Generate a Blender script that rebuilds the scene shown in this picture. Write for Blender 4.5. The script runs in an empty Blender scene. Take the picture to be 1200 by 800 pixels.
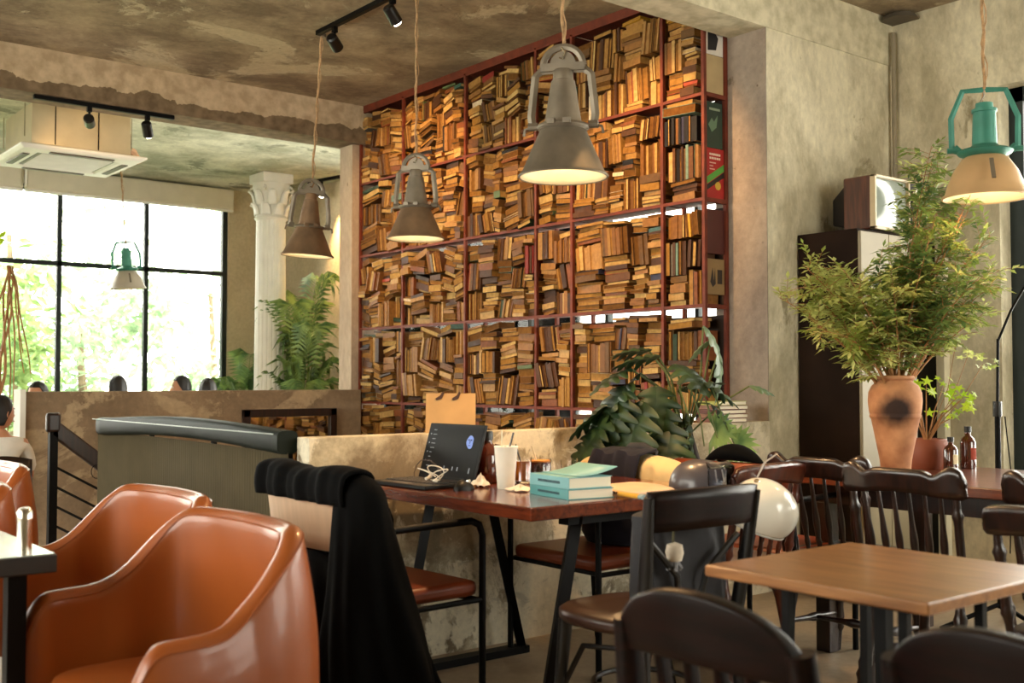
import bpy, math, random
from mathutils import Vector, Matrix, Euler
R = math.radians
PI = math.pi
random.seed(7)
scn = bpy.context.scene
COL = scn.collection

# ------------------------------------------------------------------ camera
cam_d = bpy.data.cameras.new('camera')
cam = bpy.data.objects.new('camera', cam_d); COL.objects.link(cam); scn.camera = cam
cam_d.sensor_width = 36; cam_d.lens = 38.52
cam.location = (0, 0, 1.15)
cam.rotation_euler = (R(92.0), 0, R(51.3 - 90))
cam_d.clip_start = .05; cam_d.clip_end = 200
cam_d.dof.use_dof = True; cam_d.dof.focus_distance = 5.6; cam_d.dof.aperture_fstop = 3.6

# ------------------------------------------------------------------ world
w = bpy.data.worlds.new('world'); scn.world = w; w.use_nodes = True
nt = w.node_tree; nt.nodes.clear()
wo = nt.nodes.new('ShaderNodeOutputWorld'); bg = nt.nodes.new('ShaderNodeBackground')
tc = nt.nodes.new('ShaderNodeTexCoord'); nz = nt.nodes.new('ShaderNodeTexNoise')
nz.inputs['Scale'].default_value = 2.0
cr = nt.nodes.new('ShaderNodeValToRGB')
cr.color_ramp.elements[0].color = (.96, .95, .82, 1); cr.color_ramp.elements[1].color = (1, .97, .87, 1)
nt.links.new(tc.outputs['Generated'], nz.inputs['Vector']); nt.links.new(nz.outputs['Fac'], cr.inputs['Fac'])
nt.links.new(cr.outputs['Color'], bg.inputs['Color']); nt.links.new(bg.outputs[0], wo.inputs[0])
bg.inputs['Strength'].default_value = 8.0
WARM = (1.0, .58, .25); 
SPOT_W = 120; PENDANT_W = 22

def portal(name, loc, rot, sx, sy):
    l = bpy.data.lights.new(name, 'AREA'); l.shape = 'RECTANGLE'; l.size = sx; l.size_y = sy
    l.cycles.is_portal = True
    o = bpy.data.objects.new(name, l); COL.objects.link(o); o.location = loc; o.rotation_euler = rot
    return o
portal('daylight_portal', (1.3, 11.28, 1.75), (R(-90), 0, 0), 7.6, 2.5)
portal('daylight_portal.001', (-2.68, 4.0, 1.9), (R(90), 0, R(-90)), 6.0, 1.8)
portal('daylight_portal.002', (6.28, 1.17, 1.7), (R(90), 0, R(90)), 3.9, 2.3)
portal('daylight_portal.004', (4.6, -2.58, 1.8), (R(90), 0, 0), 2.4, 2.2)
portal('daylight_portal.003', (5.79, 6.7, 1.7), (R(90), 0, R(90)), 5.0, 2.9)

scn.view_settings.view_transform = 'Standard'
scn.view_settings.look = 'None'
scn.view_settings.gamma = 1
scn.view_settings.use_curve_mapping = False
scn.view_settings.exposure = 0.62

# ------------------------------------------------------------------ materials
def lin(h):
    if isinstance(h, str):
        h = h.lstrip('#'); c = [int(h[i:i+2], 16)/255 for i in (0, 2, 4)]
    else: c = [x/255 for x in h]
    return tuple((x/12.92 if x <= .04045 else ((x+.055)/1.055)**2.4) for x in c)
MATS = {}
def node_mat(name):
    m = bpy.data.materials.new(name); m.use_nodes = True
    t = m.node_tree; b = t.nodes['Principled BSDF']
    return m, t, b
def plain(name, col, rough=.5, metal=0, var=.12, scale=8, bump=0, spec=.5, coat=0, emit=0, stretch=None, trans=0, sheen=0):
    """procedural: colour varied by noise, optional bump"""
    if name in MATS: return MATS[name]
    m, t, b = node_mat(name); c = lin(col)
    tcn = t.nodes.new('ShaderNodeTexCoord'); n = t.nodes.new('ShaderNodeTexNoise')
    n.inputs['Scale'].default_value = scale; n.inputs['Detail'].default_value = 5
    src = tcn.outputs['Object']
    if stretch:
        mp = t.nodes.new('ShaderNodeMapping'); mp.inputs['Scale'].default_value = stretch
        t.links.new(src, mp.inputs[0]); src = mp.outputs[0]
    t.links.new(src, n.inputs['Vector'])
    r = t.nodes.new('ShaderNodeValToRGB')
    r.color_ramp.elements[0].position = .3; r.color_ramp.elements[1].position = .7
    r.color_ramp.elements[0].color = tuple(x*(1-var) for x in c)+(1,)
    r.color_ramp.elements[1].color = tuple(min(1, x*(1+var)) for x in c)+(1,)
    t.links.new(n.outputs['Fac'], r.inputs[0]); t.links.new(r.outputs[0], b.inputs['Base Color'])
    b.inputs['Roughness'].default_value = rough; b.inputs['Metallic'].default_value = metal
    b.inputs['Specular IOR Level'].default_value = spec
    b.inputs['Coat Weight'].default_value = coat; b.inputs['Coat Roughness'].default_value = .12
    if trans: b.inputs['Transmission Weight'].default_value = trans
    if sheen: b.inputs['Sheen Weight'].default_value = sheen
    if bump:
        bp = t.nodes.new('ShaderNodeBump'); bp.inputs['Strength'].default_value = bump; bp.inputs['Distance'].default_value = .004
        t.links.new(n.outputs['Fac'], bp.inputs['Height']); t.links.new(bp.outputs[0], b.inputs['Normal'])
    if emit:
        b.inputs['Emission Color'].default_value = c+(1,); b.inputs['Emission Strength'].default_value = emit
    MATS[name] = m; return m
def concrete(name, base, light, dark, peel=.5, pscale=.9, streak=0, rough=.85, seed=0, bump=.5, cl=(.35, .68)):
    """weathered plaster: grain, cloudy tone, torn patches where the coat has come off, pock marks"""
    m, t, b = node_mat(name); L = t.links.new
    tcn = t.nodes.new('ShaderNodeTexCoord'); mp = t.nodes.new('ShaderNodeMapping')
    mp.inputs['Location'].default_value = (seed*3.1, seed*1.7, seed)
    if streak: mp.inputs['Scale'].default_value = (1, 1, 1-streak)
    L(tcn.outputs['Object'], mp.inputs[0])
    def noise(s, d=6, rgh=.6, dist=0):
        n = t.nodes.new('ShaderNodeTexNoise'); n.inputs['Scale'].default_value = s; n.inputs['Detail'].default_value = d
        n.inputs['Roughness'].default_value = rgh; n.inputs['Distortion'].default_value = dist
        L(mp.outputs[0], n.inputs['Vector']); return n
    def ramp(src, p0, p1, c0=(0, 0, 0), c1=(1, 1, 1)):
        r = t.nodes.new('ShaderNodeValToRGB'); r.color_ramp.elements[0].position = p0; r.color_ramp.elements[1].position = p1
        r.color_ramp.elements[0].color = tuple(c0)+(1,); r.color_ramp.elements[1].color = tuple(c1)+(1,)
        L(src, r.inputs[0]); return r
    def mix(fac, a, bb, mode='MIX'):
        n = t.nodes.new('ShaderNodeMix'); n.data_type = 'RGBA'; n.blend_type = mode
        if isinstance(fac, float): n.inputs[0].default_value = fac
        else: L(fac, n.inputs[0])
        for s, v in ((n.inputs[6], a), (n.inputs[7], bb)):
            if isinstance(v, tuple): s.default_value = v+(1,)
            else: L(v, s)
        return n
    cloud = ramp(noise(2.0, 9, .68, .25).outputs['Fac'], cl[0], cl[1], lin(base), lin(light))
    pl = ramp(noise(pscale, 10, .66, .4).outputs['Fac'], peel, peel+.035)
    c2 = mix(pl.outputs[0], cloud.outputs[0], lin(dark))
    pl2 = ramp(noise(pscale*3.2, 10, .7, 1.2).outputs['Fac'], peel+.06, peel+.12)
    c2b = mix(pl2.outputs[0], c2.outputs[2], tuple(x*.75 for x in lin(dark)))
    grain = ramp(noise(28, 6, .7).outputs['Fac'], .25, .75, (.78, .78, .78), (1.12, 1.12, 1.12))
    c3 = mix(1.0, c2b.outputs[2], grain.outputs[0], 'MULTIPLY')
    vo = t.nodes.new('ShaderNodeTexVoronoi'); vo.inputs['Scale'].default_value = 9; L(mp.outputs[0], vo.inputs['Vector'])
    vr = ramp(vo.outputs['Distance'], .04, .09, (.35, .3, .25), (1, 1, 1))
    vn = ramp(noise(2.5, 2).outputs['Fac'], .55, .6)
    c4 = mix(vn.outputs[0], (1., 1., 1.), vr.outputs[0]); c5 = mix(1.0, c3.outputs[2], c4.outputs[2], 'MULTIPLY')
    L(c5.outputs[2], b.inputs['Base Color']); b.inputs['Roughness'].default_value = rough
    ht = mix(.5, pl.outputs[0], grain.outputs[0])
    bp = t.nodes.new('ShaderNodeBump'); bp.inputs['Strength'].default_value = bump; bp.inputs['Distance'].default_value = .012
    bp.invert = True
    L(ht.outputs[2], bp.inputs['Height']); L(bp.outputs[0], b.inputs['Normal'])
    MATS[name] = m; return m
def torn_beam(name, plaster, bare, z_edge):
    """beam with a plaster skin broken off along a ragged lower edge"""
    m, t, b = node_mat(name); L = t.links.new
    g = t.nodes.new('ShaderNodeNewGeometry'); sx = t.nodes.new('ShaderNodeSeparateXYZ'); L(g.outputs['Position'], sx.inputs[0])
    n = t.nodes.new('ShaderNodeTexNoise'); n.inputs['Scale'].default_value = 2.4; n.inputs['Detail'].default_value = 9; n.inputs['Roughness'].default_value = .62
    L(g.outputs['Position'], n.inputs['Vector'])
    ma = t.nodes.new('ShaderNodeMath'); ma.operation = 'MULTIPLY_ADD'; ma.inputs[1].default_value = .34; ma.inputs[2].default_value = -.17
    L(n.outputs['Fac'], ma.inputs[0])
    ad = t.nodes.new('ShaderNodeMath'); ad.operation = 'ADD'; L(sx.outputs['Z'], ad.inputs[0]); L(ma.outputs[0], ad.inputs[1])
    gt = t.nodes.new('ShaderNodeMath'); gt.operation = 'GREATER_THAN'; gt.inputs[1].default_value = z_edge; L(ad.outputs[0], gt.inputs[0])
    n2 = t.nodes.new('ShaderNodeTexNoise'); n2.inputs['Scale'].default_value = 14; n2.inputs['Detail'].default_value = 8; L(g.outputs['Position'], n2.inputs['Vector'])
    def rp(c0, c1, f=n2):
        r = t.nodes.new('ShaderNodeValToRGB'); r.color_ramp.elements[0].position = .35; r.color_ramp.elements[1].position = .65
        r.color_ramp.elements[0].color = lin(c0)+(1,); r.color_ramp.elements[1].color = lin(c1)+(1,); L(f.outputs['Fac'], r.inputs[0]); return r
    a = rp(*plaster); c = rp(*bare)
    mx = t.nodes.new('ShaderNodeMix'); mx.data_type = 'RGBA'; L(gt.outputs[0], mx.inputs[0]); L(c.outputs[0], mx.inputs[6]); L(a.outputs[0], mx.inputs[7])
    L(mx.outputs[2], b.inputs['Base Color']); b.inputs['Roughness'].default_value = .9
    bp = t.nodes.new('ShaderNodeBump'); bp.inputs['Strength'].default_value = .7; bp.inputs['Distance'].default_value = .02
    ad2 = t.nodes.new('ShaderNodeMath'); ad2.operation = 'MULTIPLY_ADD'; L(n2.outputs['Fac'], ad2.inputs[0]); ad2.inputs[1].default_value = .3; L(gt.outputs[0], ad2.inputs[2])
    L(ad2.outputs[0], bp.inputs['Height']); L(bp.outputs[0], b.inputs['Normal'])
    MATS[name] = m; return m
def wood(name, c1, c2, rough=.3, coat=.3, axis='Y', scale=6, spec=.5):
    m, t, b = node_mat(name); L = t.links.new
    tcn = t.nodes.new('ShaderNodeTexCoord'); mp = t.nodes.new('ShaderNodeMapping')
    mp.inputs['Scale'].default_value = {'X': (.8, 9, 9), 'Y': (9, .8, 9), 'Z': (9, 9, .8)}[axis]
    L(tcn.outputs['Object'], mp.inputs[0])
    n = t.nodes.new('ShaderNodeTexNoise'); n.inputs['Scale'].default_value = scale; n.inputs['Detail'].default_value = 6; n.inputs['Distortion'].default_value = .6
    L(mp.outputs[0], n.inputs['Vector'])
    r = t.nodes.new('ShaderNodeValToRGB'); r.color_ramp.elements[0].position = .35; r.color_ramp.elements[1].position = .68
    r.color_ramp.elements[0].color = lin(c1)+(1,); r.color_ramp.elements[1].color = lin(c2)+(1,)
    L(n.outputs['Fac'], r.inputs[0]); L(r.outputs[0], b.inputs['Base Color'])
    b.inputs['Roughness'].default_value = rough; b.inputs['Coat Weight'].default_value = coat; b.inputs['Coat Roughness'].default_value = .15
    b.inputs['Specular IOR Level'].default_value = spec
    MATS[name] = m; return m
def attr_mat(name, rough=.6, spec=.3, lines=False):
    """colour from the mesh's own colour attribute, varied by noise"""
    m, t, b = node_mat(name); L = t.links.new
    a = t.nodes.new('ShaderNodeAttribute'); a.attribute_name = 'Col'
    g = t.nodes.new('ShaderNodeNewGeometry'); n = t.nodes.new('ShaderNodeTexNoise')
    n.inputs['Scale'].default_value = 40; n.inputs['Detail'].default_value = 4
    L(g.outputs['Position'], n.inputs['Vector'])
    r = t.nodes.new('ShaderNodeValToRGB'); r.color_ramp.elements[0].position = .3; r.color_ramp.elements[1].position = .7
    r.color_ramp.elements[0].color = (.72, .68, .62, 1); r.color_ramp.elements[1].color = (1.1, 1.08, 1.05, 1)
    L(n.outputs['Fac'], r.inputs[0])
    mx = t.nodes.new('ShaderNodeMix'); mx.data_type = 'RGBA'; mx.blend_type = 'MULTIPLY'; mx.inputs[0].default_value = 1
    L(a.outputs['Color'], mx.inputs[6]); L(r.outputs[0], mx.inputs[7]); L(mx.outputs[2], b.inputs['Base Color'])
    b.inputs['Roughness'].default_value = rough; b.inputs['Specular IOR Level'].default_value = spec
    MATS[name] = m; return m
def leaf_mat(name, c1, c2, rough=.45, trans=.25):
    m, t, b = node_mat(name); L = t.links.new
    g = t.nodes.new('ShaderNodeNewGeometry'); n = t.nodes.new('ShaderNodeTexNoise'); n.inputs['Scale'].default_value = 9
    L(g.outputs['Position'], n.inputs['Vector'])
    r = t.nodes.new('ShaderNodeValToRGB'); r.color_ramp.elements[0].position = .38; r.color_ramp.elements[1].position = .62
    r.color_ramp.elements[0].color = lin(c1)+(1,); r.color_ramp.elements[1].color = lin(c2)+(1,)
    L(n.outputs['Fac'], r.inputs[0]); L(r.outputs[0], b.inputs['Base Color']); b.inputs['Roughness'].default_value = rough
    tr = t.nodes.new('ShaderNodeBsdfTranslucent'); L(r.outputs[0], tr.inputs['Color'])
    ms = t.nodes.new('ShaderNodeMixShader'); ms.inputs[0].default_value = trans
    L(b.outputs[0], ms.inputs[1]); L(tr.outputs[0], ms.inputs[2]); L(ms.outputs[0], t.nodes['Material Output'].inputs[0])
    MATS[name] = m; return m
def thin_glass(name, tint=(1, 1, 1), refl=.07):
    m = bpy.data.materials.new(name); m.use_nodes = True; t = m.node_tree; t.nodes.clear()
    o = t.nodes.new('ShaderNodeOutputMaterial'); tr = t.nodes.new('ShaderNodeBsdfTransparent'); gl = t.nodes.new('ShaderNodeBsdfGlossy')
    tr.inputs[0].default_value = tuple(tint)+(1,); gl.inputs['Roughness'].default_value = .02
    f = t.nodes.new('ShaderNodeFresnel'); f.inputs[0].default_value = 1.35
    ms = t.nodes.new('ShaderNodeMixShader'); t.links.new(f.outputs[0], ms.inputs[0]); t.links.new(tr.outputs[0], ms.inputs[1]); t.links.new(gl.outputs[0], ms.inputs[2])
    t.links.new(ms.outputs[0], o.inputs[0]); MATS[name] = m; return m
def emis(name, col, s):
    m, t, b = node_mat(name); c = lin(col)
    b.inputs['Base Color'].default_value = c+(1,); b.inputs['Emission Color'].default_value = c+(1,); b.inputs['Emission Strength'].default_value = s
    MATS[name] = m; return m

concrete('ceiling_concrete', '#83725a', '#b5a283', '#cfc1a0', peel=.555, pscale=1.0, seed=1, cl=(.40, .60), bump=.8)
concrete('back_ceiling_plaster', '#a5a78e', '#d8d8c0', '#8d907a', peel=.58, pscale=2.2, seed=4, cl=(.40, .60))
concrete('right_wall_plaster', '#b2a78a', '#dcd2b4', '#948868', peel=.62, pscale=1.8, streak=.45, seed=2, cl=(.42, .58), bump=.8)
concrete('pier_plaster', '#ab9680', '#bfab93', '#8a7560', peel=.64, pscale=1.6, streak=.5, seed=3)
concrete('half_wall_plaster', '#85765e', '#d2c6a8', '#e2d8be', peel=.52, pscale=2.4, seed=6, cl=(.42, .58))
concrete('parapet_plaster', '#7f6a52', '#a0886c', '#b39c7c', peel=.56, pscale=1.5, seed=8)
concrete('back_wall_plaster', '#b9a98a', '#cdbf9f', '#a59678', peel=.62, pscale=1.2, seed=9)
concrete('floor_screed', '#8f7b62', '#a99478', '#756350', peel=.6, pscale=1.0, rough=.42, seed=5, bump=.15)
torn_beam('torn_beam', ('#b39c7c', '#d2bc9a'), ('#6a5840', '#8a755a'), 3.19)
torn_beam('right_beam', ('#b5ab8c', '#d6ccae'), ('#7d6f58', '#9a8a70'), 2.95)
concrete('pier_shaded_plaster', '#85766a', '#ac9c8a', '#726452', peel=.60, pscale=1.6, seed=12)  # pinkish plaster with the shade of the pier's darker side painted in
plain('rust_steel', '#6b2a13', .65, .1, .3, 14)
plain('black_metal', '#060505', .5, 0, .2, spec=.15)
plain('black_frame', '#14201e', .5, .2, .2)
plain('white_paint', '#e8e6dc', .5, 0, .05)
plain('blind_fabric', '#d2cbb4', .9, 0, .05)
plain('dark_board', '#2c1b10', .8, 0, .3)
thin_glass('window_glass')

# ------------------------------------------------------------------ mesh builder
class MB:
    def __init__(s): s.v = []; s.f = []; s.c = []; s.m = Matrix()
    def add(s, vs, fs, col=None):
        n = len(s.v); s.v += [tuple(s.m @ Vector(p)) for p in vs]; s.f += [tuple(i+n for i in f) for f in fs]
        s.c += [col]*len(fs); return s
    def box(s, c, d, rot=None, col=None):
        M = rot.to_matrix() if isinstance(rot, Euler) else (rot or Matrix.Identity(3))
        vs = [Vector(c) + M @ Vector((x*d[0]/2, y*d[1]/2, z*d[2]/2)) for x in (-1, 1) for y in (-1, 1) for z in (-1, 1)]
        return s.add(vs, [(0, 1, 3, 2), (4, 6, 7, 5), (0, 4, 5, 1), (2, 3, 7, 6), (0, 2, 6, 4), (1, 5, 7, 3)], col)
    def bb(s, x0, x1, y0, y1, z0, z1): return s.box(((x0+x1)/2, (y0+y1)/2, (z0+z1)/2), (abs(x1-x0), abs(y1-y0), abs(z1-z0)))
    def tube(s, pts, r, n=8, sq=1.0, closed=False):
        pts = [Vector(p) for p in pts]; k = len(pts)
        rs = r if isinstance(r, (list, tuple)) else [r]*k
        vs = []; T0 = None; N = None
        for i, p in enumerate(pts):
            if closed: T = (pts[(i+1) % k]-pts[i-1]).normalized()
            else: T = (pts[min(i+1, k-1)]-pts[max(i-1, 0)]).normalized()
            if N is None:
                a = Vector((0, 0, 1)) if abs(T.z) < .9 else Vector((1, 0, 0)); N = T.cross(a).normalized()
            else:
                N = (N - T*N.dot(T)).normalized()
            B = T.cross(N)
            for j in range(n):
                t = 2*PI*j/n; vs.append(p + N*math.cos(t)*rs[i] + B*math.sin(t)*rs[i]*sq)
        fs = []
        for i in range(k if closed else k-1):
            for j in range(n):
                a = i*n+j; b_ = i*n+(j+1) % n; i2 = (i+1) % k; fs.append((a, b_, i2*n+(j+1) % n, i2*n+j))
        if not closed: fs += [tuple(range(n-1, -1, -1)), tuple(range((k-1)*n, k*n))]
        return s.add(vs, fs)
    def lathe(s, prof, n=24, c=(0, 0, 0), rot=None, sx=1, sy=1):
        M = rot.to_matrix() if rot else Matrix.Identity(3); vs = []; c = Vector(c)
        for r, z in prof:
            for j in range(n):
                t = 2*PI*j/n; vs.append(c + M @ Vector((r*sx*math.cos(t), r*sy*math.sin(t), z)))
        fs = []
        for i in range(len(prof)-1):
            for j in range(n): fs.append((i*n+j, i*n+(j+1) % n, (i+1)*n+(j+1) % n, (i+1)*n+j))
        if prof[0][0] > 1e-5: fs.append(tuple(range(n-1, -1, -1)))
        if prof[-1][0] > 1e-5: fs.append(tuple(range((len(prof)-1)*n, len(prof)*n)))
        return s.add(vs, fs)
    def grid(s, fn, nu, nv, cu=False, cv=False, cap=False):
        vs = [fn(i/(nu if cu else nu-1), j/(nv if cv else nv-1)) for i in range(nu) for j in range(nv)]
        fs = []
        for i in range(nu if cu else nu-1):
            for j in range(nv if cv else nv-1):
                i2 = (i+1) % nu; j2 = (j+1) % nv; fs.append((i*nv+j, i2*nv+j, i2*nv+j2, i*nv+j2))
        if cap: fs += [tuple(range(nv)), tuple(range((nu-1)*nv+nv-1, (nu-1)*nv-1, -1))]
        return s.add(vs, fs)
    def prism(s, outline, fn0, fn1):
        """closed outline [(a,b)] mapped by fn0 / fn1 to the two faces"""
        n = len(outline); vs = [fn0(*p) for p in outline]+[fn1(*p) for p in outline]
        fs = [tuple(range(n)), tuple(range(2*n-1, n-1, -1))]+[(i, n+i, n+(i+1) % n, (i+1) % n) for i in range(n)]
        return s.add(vs, fs)
    def mesh(s, name, mat):
        me = bpy.data.meshes.new(name); me.from_pydata(s.v, [], s.f); me.update()
        if any(c is not None for c in s.c):
            at = me.color_attributes.new('Col', 'FLOAT_COLOR', 'CORNER'); buf = []
            for p in me.polygons:
                c = s.c[p.index] or (.5, .4, .3); buf += (list(c)+[1])*p.loop_total
            at.data.foreach_set('color', buf)
        for mm in (mat if isinstance(mat, (list, tuple)) else [mat]):
            if mm: me.materials.append(MATS[mm] if isinstance(mm, str) else mm)
        return me
    def build(s, name, mat, parent=None, smooth=False, bevel=0, sub=0, ang=40, label=None, solid=0, kind=None):
        me = s.mesh(name, mat)
        if smooth:
            me.polygons.foreach_set('use_smooth', [True]*len(me.polygons))
            if ang < 180: me.set_sharp_from_angle(angle=R(ang))
        o = bpy.data.objects.new(name, me); COL.objects.link(o)
        if parent: o.parent = parent
        if solid:
            md = o.modifiers.new('solid', 'SOLIDIFY'); md.thickness = solid; md.offset = 0
        if bevel:
            md = o.modifiers.new('bevel', 'BEVEL'); md.width = bevel; md.segments = 2; md.limit_method = 'ANGLE'
        if sub:
            md = o.modifiers.new('sub', 'SUBSURF'); md.levels = sub; md.render_levels = sub
        if label: o['label'] = label
        if kind: o['kind'] = kind
        return o
def thing(name, label, cat, loc=(0, 0, 0), rz=0, group=None, rot=None):
    o = bpy.data.objects.new(name, None); COL.objects.link(o); o.empty_display_size = .1
    o.location = loc; o.rotation_euler = rot or (0, 0, rz)
    o['label'] = label; o['category'] = cat
    if group: o['group'] = group
    return o
def tag(o, label, cat, group=None, kind=None):
    o['label'] = label; o['category'] = cat
    if group: o['group'] = group
    if kind: o['kind'] = kind
    return o
def struct(name, mb, mat, label, parent=None, **k):
    o = mb.build(name, mat, parent, **k); o['kind'] = 'structure'; o['label'] = label; return o
def kids(o): return list(CH.get(o.name, [])) if False else [c for c in COL.objects if c.parent == o]
def dup(root, loc, rz=None, label=None, rot=None, group=None, **parts):
    r = root.copy(); COL.objects.link(r); r.location = loc
    if rz is not None: r.rotation_euler = (0, 0, rz)
    if rot is not None: r.rotation_euler = rot
    if label: r['label'] = label
    if group: r['group'] = group
    for ch in root.children:
        c = ch.copy(); COL.objects.link(c); c.parent = r
        for g in ch.children:
            d = g.copy(); COL.objects.link(d); d.parent = c
    return r

# ------------------------------------------------------------------ structure
XL, XR, YN, YF = -2.6, 6.09, -2.5, 11.2
m = MB(); m.bb(XL, 2.04, YN, YF, -.1, 0); m.bb(2.04, XR, YN, 3.9, -.1, 0); m.bb(2.04, XR, 7.73, YF, -.1, 0); m.bb(4.64, XR, 3.9, 7.73, -.1, 0)
struct('floor', m, 'floor_screed', 'worn tan and grey screed floor')
m = MB(); m.bb(XL, XR, YN, 8.0, 3.4, 3.5)
struct('ceiling', m, 'ceiling_concrete', 'bare brown concrete ceiling with pale plaster patches')
m = MB(); m.bb(XL, XR, 8.0, YF+.1, 3.22, 3.5)
struct('ceiling_back', m, 'back_ceiling_plaster', 'pale mottled ceiling of the window bay')
m = MB(); m.bb(XL, 4.85, 7.75, 8.05, 3.09, 3.4)
struct('trim_1', m, 'torn_beam', 'ceiling beam with ragged torn plaster before the window bay')
m = MB(); m.bb(XL, XR, 3.8, 4.06, 3.1, 3.4)
struct('trim_2', m, 'right_beam', 'cream plastered ceiling beam running to the right pier')
# right pier wall, near right wall with window
m = MB(); m.bb(4.85, XR+.2, 3.806, 4.06, 0, 3.4); m.bb(4.853, 5.2, 4.06, 4.17, 0, 3.4)
struct('wall_right_pier', m, 'right_wall_plaster', 'flaking cream plaster wall and pier beside the bookcase')
m = MB(); m.bb(XR, XR+.22, YN, -.8, 0, 3.4); m.bb(XR, XR+.22, 3.13, 3.806, 0, 3.4); m.bb(XR, XR+.22, -.8, 3.13, 2.84, 3.4); m.bb(XR, XR+.22, -.8, 3.13, 0, .55)
struct('wall_right', m, 'right_wall_plaster', 'stained plaster wall with window at right')
m = MB(); m.bb(XL-.1, XL, YN, 1, 0, 3.4); m.bb(XL-.1, XL, 7, YF, 0, 3.4); m.bb(XL-.1, XL, 1, 7, 2.8, 3.4); m.bb(XL-.1, XL, 1, 7, 0, 1.0)
struct('wall_left', m, 'back_wall_plaster', 'plaster wall with long window at left')
m = MB(); m.bb(XL, 3.4, YN-.1, YN, 0, 3.4); m.bb(5.8, XR, YN-.1, YN, 0, 3.4); m.bb(3.4, 5.8, YN-.1, YN, 0, .7); m.bb(3.4, 5.8, YN-.1, YN, 2.9, 3.4)
struct('wall_near', m, 'back_wall_plaster', 'plain plaster wall behind the viewer')
m = MB(); m.bb(5.02, 5.7, YF, YF+.15, 0, 3.3); m.bb(XL, 5.02, YF, YF+.15, 0, .5); m.bb(XL, 5.02, YF, YF+.15, 3.06, 3.3); m.bb(XL, XL+.15, YF, YF+.15, .5, 3.06)
struct('wall_back', m, 'back_wall_plaster', 'cream plaster wall framing the tall back window')
m = MB(); m.bb(5.68, 5.85, 9.2, YF, 0, 3.3); m.bb(5.68, 5.85, 4.06, 4.2, 0, 3.4); m.bb(5.68, 5.85, 4.2, 9.2, 3.15, 3.4); m.bb(5.68, 5.85, 4.2, 9.2, 0, .2)
struct('wall_side', m, 'back_wall_plaster', 'cream plaster side wall behind the palm and bookcase')
m = MB(); m.bb(4.585, 4.85, 7.83, 8.03, 0, 3.1)
struct('wall_post', m, 'pier_plaster', 'narrow peeling plaster post at the far end of the bookcase')
m = MB(); m.bb(2.04, 4.85, 3.8, 3.9, -1.2, .925)
struct('wall_half', m, 'half_wall_plaster', 'low blotchy plaster half wall behind the laptop table', bevel=.004)
m = MB(); m.bb(2.04, 4.62, 7.73, 7.83, -1.2, 1.07)
struct('wall_parapet', m, 'parapet_plaster', 'low brown plaster parapet across the stairwell', bevel=.004)
m = MB(); m.bb(1.94, 2.04, 3.9, 6.3, -1.2, -.1); m.bb(4.64, 4.7, 3.9, 7.73, -1.2, -.1); m.bb(1.94, 4.7, 3.8, 7.83, -1.3, -1.2)
struct('wall_stairwell', m, 'parapet_plaster', 'plaster lining of the stairwell')
m = MB()
for i in range(6): m.bb(2.1+i*.26, 2.1+(i+1)*.26, 6.4, 7.73, -1.2, -.1-i*.18)
struct('trim_3', m, 'floor_screed', 'concrete stair steps going down beside the parapet')
m = MB(); m.bb(2.0, 2.035, 7.70, 7.86, 0, 1.085)
struct('trim_4', m, 'white_paint', 'pale corner edge on the left end of the parapet')
m = MB(); m.bb(4.845, 4.852, 3.806, 4.17, 0, 3.1)  # thin skin added on the pier, shade carried by its colour
struct('wall_pier_shade_skin', m, 'pier_shaded_plaster', 'pinkish brown plaster skin darkened with painted shade on the pier side by the bookcase')
# pipe in the right corner
t = thing('conduit_pipe', 'thin grey conduit running up the corner of the right wall', 'pipe', (6.05, 3.77, 2.1))
MB().tube([(0, 0, 0), (0, 0, 1.2)], .014).build('pipe', plain('old_pipe', '#8c8068', .6, .2), t, smooth=True)
MB().lathe([(.0, 0), (.11, .0), (.09, .03), (.0, .04)], 18, (-.02, -.06, 1.255)).build('ceiling_cap', plain('cap_grey', '#5d5446', .7), t, smooth=True)

# ------------------------------------------------------------------ windows
def window(n, axis, fixed, a0, a1, z0, z1, mull, rails, label, depth=.06, t_=.035, sgn=1, glassoff=0):
    """axis 'x': window lies in plane y=fixed spanning x; axis 'y': plane x=fixed spanning y"""
    f = MB()
    def bx(u0, u1, w0, w1, d=depth):
        if axis == 'x': f.bb(u0, u1, fixed, fixed+d*sgn, w0, w1)
        else: f.bb(fixed, fixed+d*sgn, u0, u1, w0, w1)
    bx(a0, a0+t_*1.2, z0, z1); bx(a1-t_*1.2, a1, z0, z1); bx(a0, a1, z0, z0+t_*1.2); bx(a0, a1, z1-t_*1.2, z1)
    root = f.build('window_%d' % n, 'black_frame'); root['kind'] = 'structure'; root['label'] = label
    for u in mull:
        f = MB(); bx(u-t_/2, u+t_/2, z0, z1, depth*.9); f.build('mullion', 'black_frame', root)
    for z in rails:
        f = MB(); bx(a0, a1, z-t_/2, z+t_/2, depth*.8); f.build('rail', 'black_frame', root)
    us = [a0]+list(mull)+[a1]; zs = [z0]+list(rails)+[z1]
    for i in range(len(us)-1):
        for j in range(len(zs)-1):
            f = MB(); e = .02*sgn+glassoff
            if axis == 'x': f.bb(us[i], us[i+1], fixed+e, fixed+e+.004, zs[j], zs[j+1])
            else: f.bb(fixed+e, fixed+e+.004, us[i], us[i+1], zs[j], zs[j+1])
            f.build('pane', 'window_glass', root)
    return root
window(1, 'x', YF+.03, XL+.15, 5.02, .5, 3.06, [4.133-.87*i for i in range(8)], [2.30], 'tall black framed window looking onto green trees', t_=.045)
window(2, 'y', XL, 1, 7, 1.0, 2.8, [2.0+1.0*i for i in range(5)], [2.3], 'long black framed window in the left wall', sgn=-1)
window(3, 'y', XR+.12, -.8, 3.13, .55, 2.84, [2.3, 1.5, .7, -.1], [], 'deep set dark framed window in the right wall', t_=.07)
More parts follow.
